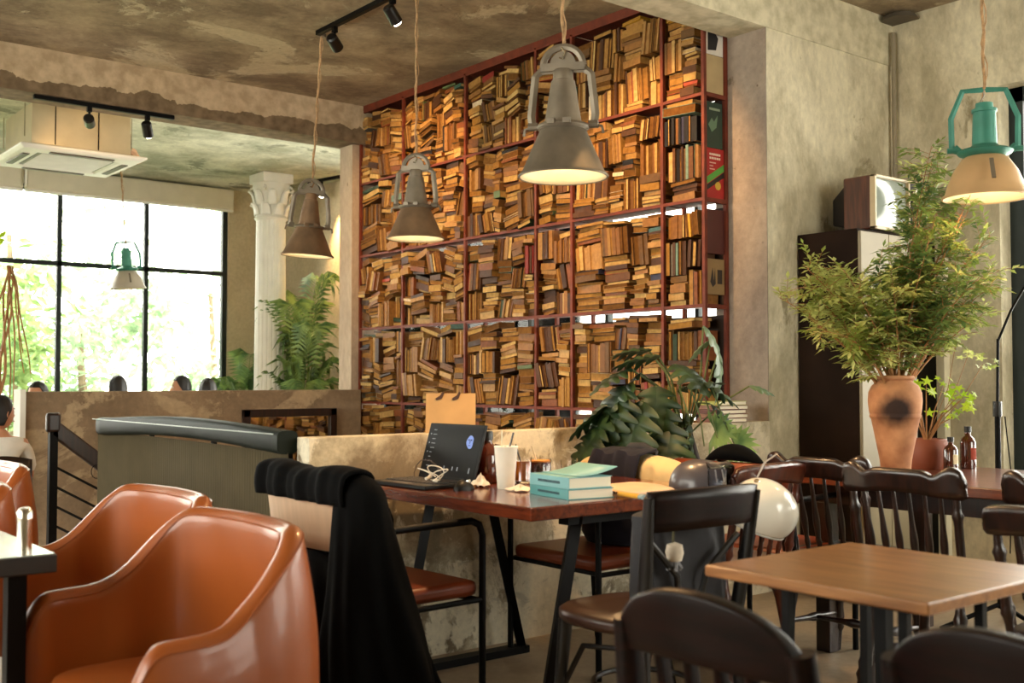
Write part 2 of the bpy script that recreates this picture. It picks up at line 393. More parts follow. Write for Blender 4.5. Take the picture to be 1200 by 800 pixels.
window(4, 'y', 5.72, 4.2, 9.2, .2, 3.15, [5.1, 6.0, 6.9, 7.8], [1.83], 'bright window behind the bookcase')
window(5, 'x', YN, 3.4, 5.8, .7, 2.9, [4.2, 5.0], [2.2], 'black framed window in the wall behind the viewer', sgn=-1)
# roller blinds above back window
for i, (a, b_) in enumerate(((2.9, 5.03), (.75, 2.88), (-1.4, .73))):
    t = thing('roller_blind', ('cream roller blind rolled up above the right part of back window', 'cream roller blind above the left part of back window', 'cream roller blind beyond the left edge of back window')[i], 'blind', (a, YF-.12, 2.985), 0, 'roller blinds of the back window')
    MB().bb(0, b_-a, 0, .09, 0, .22).build('blind_fabric', 'blind_fabric', t, bevel=.02)
    MB().bb(0, b_-a, .02, .07, -.02, 0).build('bottom_bar', 'white_paint', t)
m = MB(); m.tube([(0, 0, 0), (0, 0, .06)], .01); m.tube([(0, 0, 0.02), (-.001, 0.0, -.16)], .012)
tag(m.build('blind_bracket', 'white_paint'), 'small white clip hanging between the roller blinds', 'bracket').location = (2.89, YF-.14, 3.16)
# side door / niche on the right wall (dark slot with pale frame)
m = MB(); m.bb(XR-.03, XR+.01, 3.5, 3.70, 0, 2.0)
d1 = struct('door_1', m, plain('dark_door', '#15100c', .5), 'dark narrow door beside the tall cabinet')
MB().bb(XR-.06, XR, 3.45, 3.50, 0, 2.05).build('door_frame', plain('pale_trim', '#d8cfb4', .5), d1)

# ------------------------------------------------------------------ column
def column():
    t = thing('column', 'white fluted column with leafy capital standing near the back window', 'column', (4.992, 10.126, 0))
    N = 80
    def fn(u, v):
        th = 2*PI*u; z = .25+v*2.52; rr = (.163-.018*v) * (1-.045*max(0, math.cos(th*20))**2)
        return (rr*math.cos(th), rr*math.sin(th), z)
    MB().grid(fn, 160, 6, cu=True).build('shaft', 'white_paint', t, smooth=True)
    MB().lathe([(.0, 0), (.21, 0), (.21, .1), (.19, .12), (.2, .15), (.17, .19), (.16, .25), (0, .25)], 32).build('base', 'white_paint', t, smooth=True)
    m = MB(); m.lathe([(.15, 2.75), (.168, 2.77), (.155, 2.79), (.15, 2.80), (.16, 2.95), (.18, 3.08), (.185, 3.12), (0, 3.12)], 32)
    m.build('capital', 'white_paint', t, smooth=True)
    for ring, (n, z0, h, r0) in enumerate(((8, 2.80, .13, .14), (8, 2.90, .16, .15))):
        for k in range(n):
            a = 2*PI*(k+.5*ring)/n; m = MB(); m.m = Matrix.Rotation(a, 4, 'Z')
            m.grid(lambda u, v: (r0+.015+.055*v**2.5+(.01*math.cos(PI*(u-.5))), (u-.5)*.10*(1-.5*v*v), z0+h*v-(.05*max(0, v-.8)*4*.5)), 5, 7)
            m.build('capital_leaf', 'white_paint', t, smooth=True, solid=.012)
    for k in range(4):
        a = PI/4+PI/2*k; m = MB(); m.m = Matrix.Rotation(a, 4, 'Z')
        m.tube([(.20+.035*math.cos(s)*(.35+s/9), 0, 3.07+.035*math.sin(s)*(.35+s/9)) for s in [x*.5 for x in range(13)]], .012, 6)
        m.build('volute', 'white_paint', t, smooth=True)
    MB().bb(-.165, .165, -.165, .165, 3.12, 3.22).build('abacus', 'white_paint', t, bevel=.01)
column()

# ------------------------------------------------------------------ bookcase
SX, SB = 4.64, 4.85
POSTS = [4.085, 4.40, 5.19, 5.547, 6.34, 7.16, 7.80]
ROWS = [.386, .975, 1.573, 2.17, 2.765, 3.36]
bc = thing('bookcase', 'floor to ceiling rust red steel bookcase crammed with old books', 'bookcase', (SX, 4.065, 0))
def off(o): return (o[0]-SX, o[1]-4.065, o[2])
for y in POSTS:
    for x in (SX, SB-.03):
        MB().box(off((x+.012, y, 1.65)), (.022, .021, 3.4)).build('post', 'rust_steel', bc)
for k, z in enumerate(ROWS):
    for i in range(len(POSTS)-1):
        y0, y1 = POSTS[i], POSTS[i+1]
        m = MB(); m.bb(0.002, .018, y0-4.065+.011, y1-4.065-.011, z-.018, z); m.bb(.018, SB-SX-.01, y0-4.065+.011, y1-4.065-.011, z-.008, z)
        m.build('shelf', 'rust_steel', bc)
for z in ROWS[:]:
    MB().bb(.02, SB-SX-.03, .005, .03, z-.024, z).build('end_bar', 'rust_steel', bc)
MB().bb(0, .03, 0, 3.75, 3.36, 3.40).build('top_rail', 'rust_steel', bc)
for k in range(5):
    gap = (.06, .045, .028, 0, 0)[k]
    MB().bb(SB-SX-.012, SB-SX-.004, .02, 3.73, ROWS[k], ROWS[k+1]-.01-gap).build('light_block_board', 'dark_board', bc)  # added behind the books to hold back window light, slots left above
attr_mat('book_cover', .6, .3); attr_mat('book_pages', .85, .1)
TAN = ['#9c7440', '#8c6434', '#ac8248', '#6f4b28', '#b8945c', '#573a20', '#7f5c34', '#9a784a', '#452d18', '#a88856', '#6c5230', '#86522c', '#b08c4c', '#4f3520', '#c4a870']
TANN = ['tan', 'tan', 'ochre', 'brown', 'pale tan', 'dark brown', 'brown', 'tan', 'dark brown', 'pale tan', 'olive brown', 'reddish brown', 'ochre', 'dark brown', 'cream']
ACC = ['#3f6b66', '#8c2f2a', '#2f4a3a', '#e3dcc4', '#353a5e', '#d9b33c', '#1d1a1c', '#76a0a0', '#b0503a', '#5f7a5a', '#efe9d6', '#7a7f80']
ACCN = ['teal', 'red', 'dark green', 'off white', 'navy blue', 'yellow', 'black', 'pale blue', 'rust red', 'green', 'white', 'grey']
PAGE = ['#b59460', '#a07c48', '#cbb27c', '#8a6a3e', '#ab884e', '#d6c290', '#755630']
def book_geo(cover, pages, M, a, b, t, spine, cc, pc):
    """flat book: a across (y), b deep (+x from the front), t thick (z from 0); M places it"""
    cv = .0022; ins = .004
    cover.m = M; pages.m = M
    for z in (cv/2, t-cv/2): cover.box((b/2, 0, z), (b, a, cv), col=cc)
    if spine == 'front': cover.box((cv/2, 0, t/2), (cv, a, t-2*cv), col=cc); px = (cv, b-ins, -a/2+ins, a/2-ins)
    elif spine == 'left': cover.box((b/2, a/2-cv/2, t/2), (b, cv, t-2*cv), col=cc); px = (ins, b-ins, -a/2+ins, a/2-cv)
    elif spine == 'right': cover.box((b/2, -a/2+cv/2, t/2), (b, cv, t-2*cv), col=cc); px = (ins, b-ins, -a/2+cv, a/2-ins)
    else: cover.box((b-cv/2, 0, t/2), (cv, a, t-2*cv), col=cc); px = (ins, b-cv, -a/2+ins, a/2-ins)
    pages.box(((px[0]+px[1])/2, (px[2]+px[3])/2, t/2), (px[1]-px[0], px[3]-px[2], t-2*cv), col=pc)
ORD = ['zeroth', 'first', 'second', 'third', 'fourth', 'fifth', 'sixth', 'seventh', 'eighth', 'ninth', 'tenth', 'eleventh', 'twelfth', 'thirteenth', 'fourteenth', 'fifteenth', 'sixteenth', 'seventeenth', 'eighteenth']
NUM = ['zero', 'one', 'two', 'three', 'four', 'five', 'six', 'seven', 'eight', 'nine']
ROWN = ['bottom shelf', 'fourth shelf', 'third shelf', 'second shelf', 'top shelf']
BAYN = ['narrow right bay', 'wide second bay', 'narrow third bay', 'fourth bay', 'fifth bay', 'sixth bay']
BOOKS = []   # (M, a, b, t, spine, cover colour, name, page colour, label, area weight)
rb = random.Random(11)
def pick(rw, bay):
    r = rb.random()
    p_acc = .06 if bay > 1 else (.10 if bay == 1 or row < 3 else .28)
    if r < p_acc: i = rb.randrange(len(ACC)); return lin(ACC[i]), ACCN[i]
    i = rb.randrange(len(TAN)); return lin(TAN[i]), TANN[i]
def emit_book(y, z, x, th, yaw, a, b, t, spine, cc, cn, label, w):
    M = Matrix.Translation((x, y, z)) @ Matrix.Rotation(th, 4, 'X') @ Matrix.Rotation(yaw, 4, 'Z')
    pg = lin(rb.choice(PAGE))
    BOOKS.append((M, a, b, t, spine, (cc[0]*.86, cc[1]*.73, cc[2]*.58), (pg[0]*.80, pg[1]*.66, pg[2]*.48), label, w, (x, y, z)))
def fill(row, bay, chaos):
    y0, y1 = POSTS[bay]+(.050 if bay == 0 else .017), POSTS[bay+1]-.017; z0, z1 = ROWS[row], ROWS[row+1]-.02
    top_gap = (.03, .035, .03, .004, .03)[row]
    W = y1-y0; nc = max(1, round(W/rb.uniform(.14, .18))); ws = [rb.uniform(.6, 1.35) for _ in range(nc)]; s = sum(ws)
    yy = y1
    for ci in range(nc):                     # piles from the left of the picture (large y) to the right
        cw = W*ws[ci]/s; yc = yy-cw/2; yy -= cw
        z = z0+.001; lvl = 0
        while z < z1-top_gap-.02 and lvl < 9:
            lvl += 1; left = z1-top_gap*rb.uniform(.2, 1.6)-z
            vert = left > .15 and rb.random() < (.6 if bay < 1 else (.42 if bay == 1 else .26))
            xo = SX+.004+rb.uniform(-.012, .032)+(.0 if not chaos else rb.uniform(-.02, .02))
            if vert:
                h = min(left, rb.uniform(.14, .215)); ln = rb.choice((0, 0, 0, 1, -1))*rb.uniform(.05, .28 if chaos else .15)
                cx = yc+cw/2-.002; k = 0; same = rb.random() < .45; cc0 = pick(row, bay)
                while cx-.009 > yc-cw/2 and k < 17:
                    tk = rb.choice((rb.uniform(.011, .026), rb.uniform(.018, .045)))
                    if cx-tk < yc-cw/2-.006: tk = max(.009, cx-(yc-cw/2))
                    k += 1; cc, cn = cc0 if same and rb.random() < .8 else pick(row, bay)
                    hh = h*rb.uniform(.86, 1) - abs(ln)*.03
                    sp = 'front' if rb.random() < .55 else 'back'
                    lab = '%s book upright, %s from left, level %s, %s pile, %s, %s' % (cn, ORD[k], NUM[lvl], ORD[ci+1], ROWN[row], BAYN[bay])
                    # flat -> upright: thickness along y
                    emit_book(cx, z+hh/2+abs(math.sin(ln))*tk, xo+rb.uniform(-.006, .012), PI/2+ln, 0, hh, rb.uniform(.12, .16), tk, sp, cc, cn, lab, hh*tk)
                    cx -= tk+.0006
                z += h+abs(ln)*.02+.002
            else:
                n = rb.randint(2, 7); g = rb.uniform(-1, 1)*(.30 if chaos else .06)*(1 if rb.random() < .6 else .25); k = 0
                cwb = cw*rb.uniform(.84, 1.02)
                while k < n and left > .012:
                    tk = min(rb.choice((rb.uniform(.012, .030), rb.uniform(.02, .052))), left-.002)
                    if tk < .009: break
                    k += 1; cc, cn = pick(row, bay); aa = min(cwb*rb.uniform(.84, 1.0), .235)
                    th = g+rb.uniform(-.02, .02)*(3 if chaos else 1)
                    sp = rb.choice(('front', 'front', 'left', 'right', 'back'))
                    lab = '%s book lying flat, %s up, level %s, %s pile, %s, %s' % (cn, ORD[k], NUM[lvl], ORD[ci+1], ROWN[row], BAYN[bay])
                    lift = abs(math.sin(g))*aa*.38 if k == 1 else 0
                    z += lift*.6; left -= lift*.6
                    emit_book(yc+rb.uniform(-.01, .01), z, xo+rb.uniform(-.012, .014), th, rb.uniform(-.1, .1), aa, rb.uniform(.12, .155), tk, sp, cc, cn, lab, aa*tk)
                    z += tk+.001+abs(th-g)*.02; left -= tk+.001
                z += abs(math.sin(g))*cwb*.22
                if left < .03: break
for row in range(5):
    for bay in range(6):
        if row == 4 and bay == 0: pass
        fill(row, bay, bay >= 2)
camp = Vector((0, 0, 1.15))
def weight(b):
    p = Vector(b[9]); d = (p-camp).length
    vis = 1 if p.z > .99 else (.25 if p.z > .9 else 0.01)
    if p.y < 4.35 and p.z < 1.5: vis *= .4
    return b[8]/d**2*vis
order = sorted(range(len(BOOKS)), key=lambda i: -weight(BOOKS[i]))
single = set(order[:295])
sc_, sp_ = MB(), MB(); seen = {}
for i, b in enumerate(BOOKS):
    M, a, bb_, t_, spn, cc, pc, lab, wt, pos = b
    if i in single:
        c = MB(); p = MB(); book_geo(c, p, Matrix(), a, bb_, t_, spn, cc, pc)
        o = c.build('book', 'book_cover'); o.matrix_world = M
        po = p.build('pages', 'book_pages', o)
        tag(o, lab, 'book', 'old books crammed on the steel bookcase')
    else: book_geo(sc_, sp_, M, a, bb_, t_, spn, cc, pc)
o = sc_.build('book_mass', 'book_cover'); tag(o, 'hundreds of small old books packed in the farther bays of the bookcase', 'books', None, 'stuff')
o2 = sp_.build('page_mass', 'book_pages', o); o2['kind'] = 'stuff'
def cover_out(label, z, h, x0, x1, y, col, marks=()):
    t = thing('book', label, 'book', (SX+x0, y, z), 0, 'old books crammed on the steel bookcase')
    MB().bb(0, x1-x0, 0, .0025, 0, h).build('front_cover', plain('cover_'+col[1:], col, .5), t)
    MB().bb(0, x1-x0, .0175, .02, 0, h).build('rear_cover', plain('cover_'+col[1:], col, .5), t)
    m = MB(); m.bb(.003, x1-x0-.002, .0025, .0175, .003, h-.003, ); m.c = [lin('#cbb27c')]*len(m.f); m.build('pages', 'book_pages', t)
    for (nm, outline, c) in marks:
        m = MB(); m.prism(outline, lambda a, b: (a, -.0012, b), lambda a, b: (a, 0, b)); m.build(nm, plain('mark_'+c[1:], c, .5), t)
def rect(x0, x1, z0, z1): return [(x0, z0), (x1, z0), (x1, z1), (x0, z1)]
rr = random.Random(1); ln_ = []
for k in range(2):
    x = .03
    while x < .12: l = rr.uniform(.008, .014); ln_.append(('title_mark', rect(x, x+l, .245-.022*k, .257-.022*k), '#e8dcc8')); x += l+.005
for k in range(3): ln_.append(('text_mark', rect(.03, .03+rr.uniform(.03, .06), .20-.018*k, .206-.018*k), '#d8b0a0'))
cover_out('red book facing out with green diagonal stripe and yellow seal, right end of the bookcase', 2.171, .285, .03, .185, POSTS[0]+.003, '#a31f1c',
    ln_+[('green_stripe', [(0, .075), (.155, .165), (.155, .205), (0, .115)], '#4f9a3c'), ('black_stripe', [(0, .04), (.155, .13), (.155, .16), (0, .07)], '#171514'), ('seal', [(.10+.024*math.cos(2*PI*i/18), .075+.024*math.sin(2*PI*i/18)) for i in range(18)], '#c9a63a')])
cover_out('dark green book facing out above the red one at the right end', 2.458, .26, .03, .17, POSTS[0]+.003, '#22382c', [('title_mark', rect(.03, .12, .215, .228), '#8a9a80'), ('picture', [(.02, .13), (.05, .17), (.07, .15), (.10, .19), (.09, .12), (.05, .09)], '#5d7a60')])
cover_out('plain cream book facing out near the top of the right end', 2.767, .22, .03, .185, POSTS[0]+.003, '#b39c72')
cover_out('black and white pictured book facing out at the top right end', 2.99, .26, .03, .18, POSTS[0]+.003, '#d8d0c4', [('picture', [(.02, .02), (.09, .03), (.11, .10), (.06, .15), (.09, .2), (.03, .22), (.02, .1)], '#1d1a1a')])
cover_out('plain maroon book facing out at the right end of third shelf', 1.86, .25, .03, .18, POSTS[0]+.003, '#4a1d18')
cover_out('tan book with dark lettering facing out, low at the right end', 1.63, .20, .03, .18, POSTS[0]+.003, '#8a7048', [('title_mark', [(.03, .07), (.05, .15), (.06, .07), (.07, .15), (.075, .06), (.05, .04)], '#2a2018'), ('title_mark', rect(.09, .13, .06, .14), '#2a2018')])
#PART2
# ------------------------------------------------------------------ lamps
wood('dark_wood', '#150906', '#2e150c', .32, .25, 'Z'); wood('table_wood', '#4f1f0e', '#7a3518', .2, .6, 'Y')
wood('square_table_wood', '#7d5029', '#a87342', .34, .3, 'Y'); wood('long_table_wood', '#5e2f1c', '#87492e', .3, .4, 'Y'); wood('espresso_wood', '#0a0302', '#1c0905', .42, .06, 'Y', spec=.2)
plain('orange_leather', '#944a18', .4, 0, .1, 3, .05, coat=.25); plain('brown_leather', '#7c3516', .4, 0, .15, 5, .1)
plain('black_gloss', '#0a0807', .38, 0, .2, coat=.1); plain('black_cloth', '#050505', .95, 0, .3, 30, .2, spec=.1)
plain('pale_plywood', '#c7a98a', .5, 0, .08, 3, stretch=(1, 14, 1)); plain('terracotta', '#b8683a', .8, 0, .2, 6, .3)
plain('green_paint', '#3a7d6c', .45, .2, .18, 9, .1); plain('lamp_metal', '#857b6c', .5, .7, .25, 9, .3); plain('brown_lamp_metal', '#80664c', .6, .4, .3, 9, .3)
plain('lamp_inside', '#efe0bd', .5, 0, .1); plain('rope', '#a88660', .95, 0, .3, 60, .3); plain('chrome', '#c9c4b8', .2, 1, .05)
plain('diffuser_grey', '#c2b8a8', .4, 0, .12, 6, trans=.2); plain('diffuser', '#cfa878', .4, 0, .12, 6, trans=.2)
emis('lamp_glow', '#fff0cf', 14); emis('spot_glow', '#fff4e0', 22)
def spot(parent, loc, rot, power, size=60, blend=.6, col=WARM, r=.04, kind='SPOT'):
    l = bpy.data.lights.new('lamp_light', kind); l.energy = power; l.color = col; l.shadow_soft_size = r
    if kind == 'SPOT': l.spot_size = R(size); l.spot_blend = blend
    o = bpy.data.objects.new('lamp_light', l); COL.objects.link(o); o.parent = parent; o.location = loc; o.rotation_euler = rot; return o
def rope_pts(z0, z1, amp=.004, n=26): return [(amp*math.sin(i*1.3), amp*math.cos(i*.9), z0+(z1-z0)*i/(n-1)) for i in range(n)]
def pendant(loc, label, metal, top_metal, ceil, style, scale=1.0, rz=0, power=0, tilt=(0, 0), ring_gap=.0):
    t = thing('pendant_lamp', label, 'pendant lamp', loc, 0, 'salvaged industrial pendant lamps'); t.rotation_euler = (tilt[0], tilt[1], rz); k = scale
    s = MB(); P = [(.168, 0), (.172, .004), (.168, .012), (.160, .018), (.088, .182), (.085, .188)]; I = [(.080, .184), (.152, .014), (.164, .002), (.168, 0)]
    if style == 'teal': P = [(.170, 0), (.174, .004), (.170, .012), (.160, .02), (.150, .055), (.128, .11), (.092, .165), (.07, .178)]; I = [(.066, .172), (.088, .16), (.124, .105), (.146, .05), (.164, .004), (.170, 0)]
    vs = P+I; s.lathe([(a*k, b*k) for a, b in P], 40); s.f = s.f[:-2]
    s.build('shade', metal, t, smooth=True)
    s = MB(); s.grid(lambda u, v: None or (lambda q: (q[0]*k*math.cos(2*PI*u), q[0]*k*math.sin(2*PI*u), q[1]*k))(
        (lambda w_: (I[int(w_)][0]+(I[min(int(w_)+1, len(I)-1)][0]-I[int(w_)][0])*(w_-int(w_)), I[int(w_)][1]+(I[min(int(w_)+1, len(I)-1)][1]-I[int(w_)][1])*(w_-int(w_))))(v*(len(I)-1))), 40, len(I), cu=True)
    s.build('shade_lining', 'lamp_inside', t, smooth=True)
    MB().tube([(.170*k*math.cos(a), .170*k*math.sin(a), .003*k) for a in [2*PI*i/40 for i in range(40)]], .005*k, 6, closed=True).build('rim', metal, t, smooth=True)
    if style == 'teal':
        MB().lathe([(a*k, b*k) for a, b in ((.0, .172), (.072, .172), (.105, .185), (.112, .195), (.095, .205), (.06, .215), (.050, .225), (.045, .36), (.05, .362), (.05, .375), (.036, .378), (.034, .40), (.0, .40))], 28).build('housing', top_metal, t, smooth=True)
        for sgn in (-1, 1):
            m = MB(); m.tube([(sgn*a*k, 0, b*k) for a, b in ((.11, .20), (.125, .205), (.13, .22), (.132, .34), (.085, .455), (.0, .458))], .0035*k, 4, sq=3.4); m.build('bracket', 'green_paint', t, ang=30)
            m = MB(); m.lathe([(.0, -.02), (.012, -.02), (.012, .02), (0, .02)], 8, (sgn*.128*k, 0, .205*k), Euler((0, PI/2, 0))); m.tube([(sgn*.07*k, 0, .19*k), (sgn*.1*k, 0, .2*k), (sgn*.12*k, 0, .22*k)], .014*k, 6); m.build('hinge', 'green_paint', t, smooth=True)
        MB().tube([(-.02*k, .0, .40*k), (-.0, 0, .43*k), (0, 0, .46*k)], .004*k, 5).build('hook', 'lamp_metal', t)
        MB().box((-.0*k, -.150*k, .10*k), (.016*k, .006, .10*k), Euler((R(-28), 0, 0))).build('clip', 'lamp_metal', t); ztop = .458*k
    else:
        MB().lathe([(a*k, b*k) for a, b in ((.0, .18), (.092, .18), (.098, .188), (.096, .20), (.074, .205), (.070, .22), (.046, .37), (.040, .374), (.038, .41), (.034, .415), (.0, .415))], 28).build('housing', top_metal, t, smooth=True)
        MB().tube([(.094*k*math.cos(a), .094*k*math.sin(a), .192*k) for a in [2*PI*i/28 for i in range(28)]], .009*k, 6, closed=True).build('clamp_ring', 'lamp_metal', t, smooth=True)
        for sgn in (-1, 1):
            m = MB(); m.tube([(sgn*a*k, 0, b*k) for a, b in ((.04, .418), (.085, .415), (.108, .395), (.125, .24), (.118, .19))], .006*k, 4, sq=2.6); m.build('bracket', 'lamp_metal', t, ang=30)
            m = MB(); m.lathe([(0, -.018), (.016, -.018), (.016, .018), (0, .018)], 8, (sgn*.118*k, 0, .20*k), Euler((0, PI/2, 0))); m.tube([(sgn*.12*k, 0, .2*k), (sgn*.15*k, 0, .19*k), (sgn*.155*k, 0, .165*k)], .006*k, 5); m.build('bolt', 'lamp_metal', t, smooth=True)
            MB().box((sgn*.03*k, -.094*k, .198*k), (.03*k, .02*k, .022*k)).build('latch', top_metal, t, bevel=.002)
        m = MB(); pts = [(.078*math.cos(a)*k, .0, (.43+.075*math.sin(a))*k) for a in [PI*i/14 for i in range(15)]]; m.tube(pts, .009*k, 6, sq=1.6)
        m.box((0, 0, .425*k), (.17*k, .03*k, .03*k)); m.prism([(.05*math.cos(a)*k, (.435+.052*math.sin(a))*k) for a in [PI*i/12 for i in range(13)]], lambda a, b: (a, -.008, b), lambda a, b: (a, .008, b))
        m.build('hanging_ring', 'lamp_metal', t, ang=40)
        MB().tube([(-.006, -.01, .50*k), (.01, -.012, .48*k), (.0, -.014, .455*k), (-.012, -.014, .46*k)], .004*k, 5).build('hook', 'chrome', t, smooth=True); ztop = .505*k
    c = ceil-loc[2]; MB().tube(rope_pts(ztop-.02, c), .0065).build('rope', 'rope', t, smooth=True)
    MB().tube([(p[0]*-1.8+.004, p[1]*1.8, p[2]) for p in rope_pts(ztop-.08, c, .006)], .0028, 5).build('flex', 'rope', t, smooth=True)
    MB().lathe([(0, c-.02), (.03, c-.02), (.03, c), (0, c)], 12).build('ceiling_rose', 'lamp_metal', t, smooth=True)
    MB().lathe([(0, .045*k), (.03*k, .05*k), (.045*k, .08*k), (.03*k, .12*k), (.018*k, .15*k), (.018*k, .18*k), (0, .18*k)], 16).build('bulb', 'lamp_glow' if power else 'lamp_inside', t, smooth=True)
    if power: spot(t, (0, 0, .03*k), (0, 0, 0), power, 150, .5, WARM, .04)
    return t
pendant((2.764, 3.136, 1.925), 'large lit grey pendant lamp hanging in front of the bookcase', 'lamp_metal', 'lamp_metal', 3.4, 'grey', 1.0, R(38.7-90), 48)
pendant((3.436, 5.161, 1.945), 'grey pendant lamp with dark cone shade by the sixth bookcase bay', 'brown_lamp_metal', 'lamp_metal', 3.4, 'grey', .95, R(38.7-90), 22)
pendant((3.389, 6.352, 1.95), 'rusty brown pendant lamp tilted slightly beside the white column', 'brown_lamp_metal', 'brown_lamp_metal', 3.4, 'grey', .98, R(-20), 8, (R(2), R(3)))
pendant((3.713, 10.576, 2.03), 'small green topped pendant lamp hanging before the back window', 'diffuser_grey', 'green_paint', 3.22, 'teal', .98, R(-10), 0, (R(1), R(-4)))
pendant((4.317, 2.278, 1.895), 'teal topped pendant lamp with tan shade at the right edge', 'diffuser', 'green_paint', 3.4, 'teal', .98, R(38.7-90), 6)

def track(name_label, p0, p1, heads, lamps=True, drop=.0):
    p0 = Vector(p0); p1 = Vector(p1)
    t = thing('track_light', name_label, 'track light', p0)
    d = p1-p0; ang = math.atan2(d.y, d.x)
    MB().box(d/2-Vector((0, 0, .015)), (d.length, .035, .03), Euler((0, 0, ang))).build('track', 'black_metal', t, bevel=.003)
    for (f, aim, pw, sz) in heads:
        c = d*f; aimv = (Vector(aim)-(p0+c)).normalized()
        m = MB(); m.box(c+Vector((0, 0, -.045)), (.03, .03, .04)); m.tube([c+Vector((0, 0, -.05)), c+Vector((0, 0, -.12))], .008, 6)
        sp = m.build('arm', 'black_metal', t)
        q = aimv.to_track_quat('-Z', 'Y'); M = Matrix.Translation(c+Vector((0, 0, -.13))) @ q.to_matrix().to_4x4()
        m = MB(); m.m = M; m.lathe([(0, .06), (.026, .06), (.036, .05), (.038, -.05), (.034, -.052), (.033, -.04), (0, -.04)], 20); m.build('head', 'black_gloss', t, smooth=True)
        m = MB(); m.m = M; m.lathe([(0, -.066), (.02, -.063), (.032, -.052), (0, -.045)], 20); m.build('lens', 'spot_glow', t, smooth=True)
        spot(t, M @ Vector((0, 0, -.07)), q.to_euler(), pw, sz, .7, WARM, .03)
    return t
track('black track with two spotlights aimed at the bookcase, near the top edge', (3.40, 6.25, 3.4), (3.40, 2.6, 3.4),
      [(.06, (4.64, 6.9, 2.75), SPOT_W, 62), (.245, (4.64, 5.7, 2.2), SPOT_W*.6, 60), (.55, (4.7, 4.55, 2.45), SPOT_W, 60), (.85, (3.2, 3.6, .8), SPOT_W*.5, 70)])
track('black track with two spotlights fixed under the torn beam', (2.08, 7.80, 3.09), (3.06, 7.80, 3.09),
      [(.38, (2.9, 8.9, 2.9), 7, 90), (.80, (3.4, 8.6, 2.0), 7, 90)])
track('short black track with one spotlight on the back ceiling by the column', (5.45, 10.2, 3.22), (5.6, 9.4, 3.22), [(.25, (5.68, 9.6, 1.8), 120, 85)])

# ------------------------------------------------------------------ ceiling cassette air conditioner
def aircon():
    t = thing('air_conditioner', 'white ceiling cassette air conditioner with square grille panel', 'air conditioner', (2.64, 8.92, 2.87))
    MB().bb(-.37, .37, -.37, .37, .04, .35).build('body', plain('galvanised', '#c4b696', .4, .3, .1, 5), t, bevel=.006)
    for dx in (-.2, .12): MB().bb(dx-.004, dx+.004, -.374, -.37, .05, .34).build('seam', 'black_metal', t)
    # panel ring with chamfered edge
    m = MB(); h = .47
    def sq(s, z): return [(-s, -s, z), (s, -s, z), (s, s, z), (-s, s, z)]
    rings = [sq(.38, .04), sq(h, .02), sq(h, .008), sq(h-.03, -.012), sq(.31, -.016), sq(.29, .005)]
    vs = sum(rings, []); fs = [(i*4+j, i*4+(j+1) % 4, (i+1)*4+(j+1) % 4, (i+1)*4+j) for i in range(len(rings)-1) for j in range(4)]
    m.add(vs, fs); m.build('panel', 'white_paint', t, bevel=.012)
    MB().bb(-.285, .285, -.285, .285, -.006, .004).build('grille_backing', plain('grille_grey', '#8f938c', .6), t)
    m = MB()
    for i in range(19): m.bb(-.26, .26, -.26+i*.0288-.004, -.26+i*.0288+.004, -.016, -.006)
    for i in range(19): m.bb(-.26+i*.0288-.002, -.26+i*.0288+.002, -.26, .26, -.012, -.006)
    m.build('grille', 'white_paint', t)
    for k in range(4):
        m = MB(); m.m = Matrix.Rotation(k*PI/2, 4, 'Z'); m.bb(-.24, .24, .345, .395, -.022, -.010); m.build('louvre', plain('louvre_dark', '#4a3a30', .5), t, bevel=.004)
    m = MB(); m.tube([(.37, .1, .2), (.47, .1, .2), (.56, .12, .17), (.62, .16, .1)], .035); m.build('insulated_pipe', plain('pipe_wrap', '#b98f6c', .9), t, smooth=True)
    m = MB(); m.bb(.37, .45, -.15, .05, .06, .26); m.build('pump_box', plain('pump_grey', '#5a5748', .7), t, bevel=.005)
    for sx in (-1, 1):
        for sy in (-1, 1): MB().tube([(sx*.4, sy*.3, .1), (sx*.4, sy*.3, .35)], .005).build('hanger_rod', 'chrome', t)
aircon()

# ------------------------------------------------------------------ stair guard, stair rail, mirror
def guard():
    t = thing('stair_guard', 'ribbed grey green sheet stair guard with thick dark green rounded rail', 'stair guard', (2.0, 3.9, 0))
    m = MB(); L = 2.22; n = 92*4
    def fn(u, v):
        y = .0+u*L; return (.006*math.sin(u*92*2*PI), y, .02+v*(.845+.01*u))
    m.grid(fn, n, 2); m.build('ribbed_sheet', plain('ribbed_sheet', '#4f4632', .8, 0, .08, spec=.2), t, smooth=True, ang=180, solid=.004)
    m = MB(); N = 30
    def prof(u, v):
        y = -.0+u*(L+.0); a = 2*PI*v; e = min(1, (1-u)/.035)**.5 if u > .965 else 1
        zc = .905-.005*u+.028*math.sin(PI*min(1, u*1.08)); cx, cz = math.cos(a), math.sin(a)
        cx = math.copysign(abs(cx)**.5, cx); cz = math.copysign(abs(cz)**.5, cz)
        return (-.0+.045*cx*e, y, zc-.0+.046*cz*max(e, .55))
    m.grid(prof, N, 20, cv=True, cap=True); m.build('top_rail', plain('dark_green_rail', '#161c17', .5, 0, .1, spec=.08), t, smooth=True, ang=60)
    MB().bb(-.047, -.044, .03, L-.03, .935, .94).build('rail_strip', plain('pale_strip', '#4d5a48', .3), t)  # thin paler green strip along the side of the rail
    for y in (.03, .75, 1.5, 2.26): MB().bb(.014, .034, y-.01, y+.01, 0, .89).build('post', 'black_metal', t)
guard()
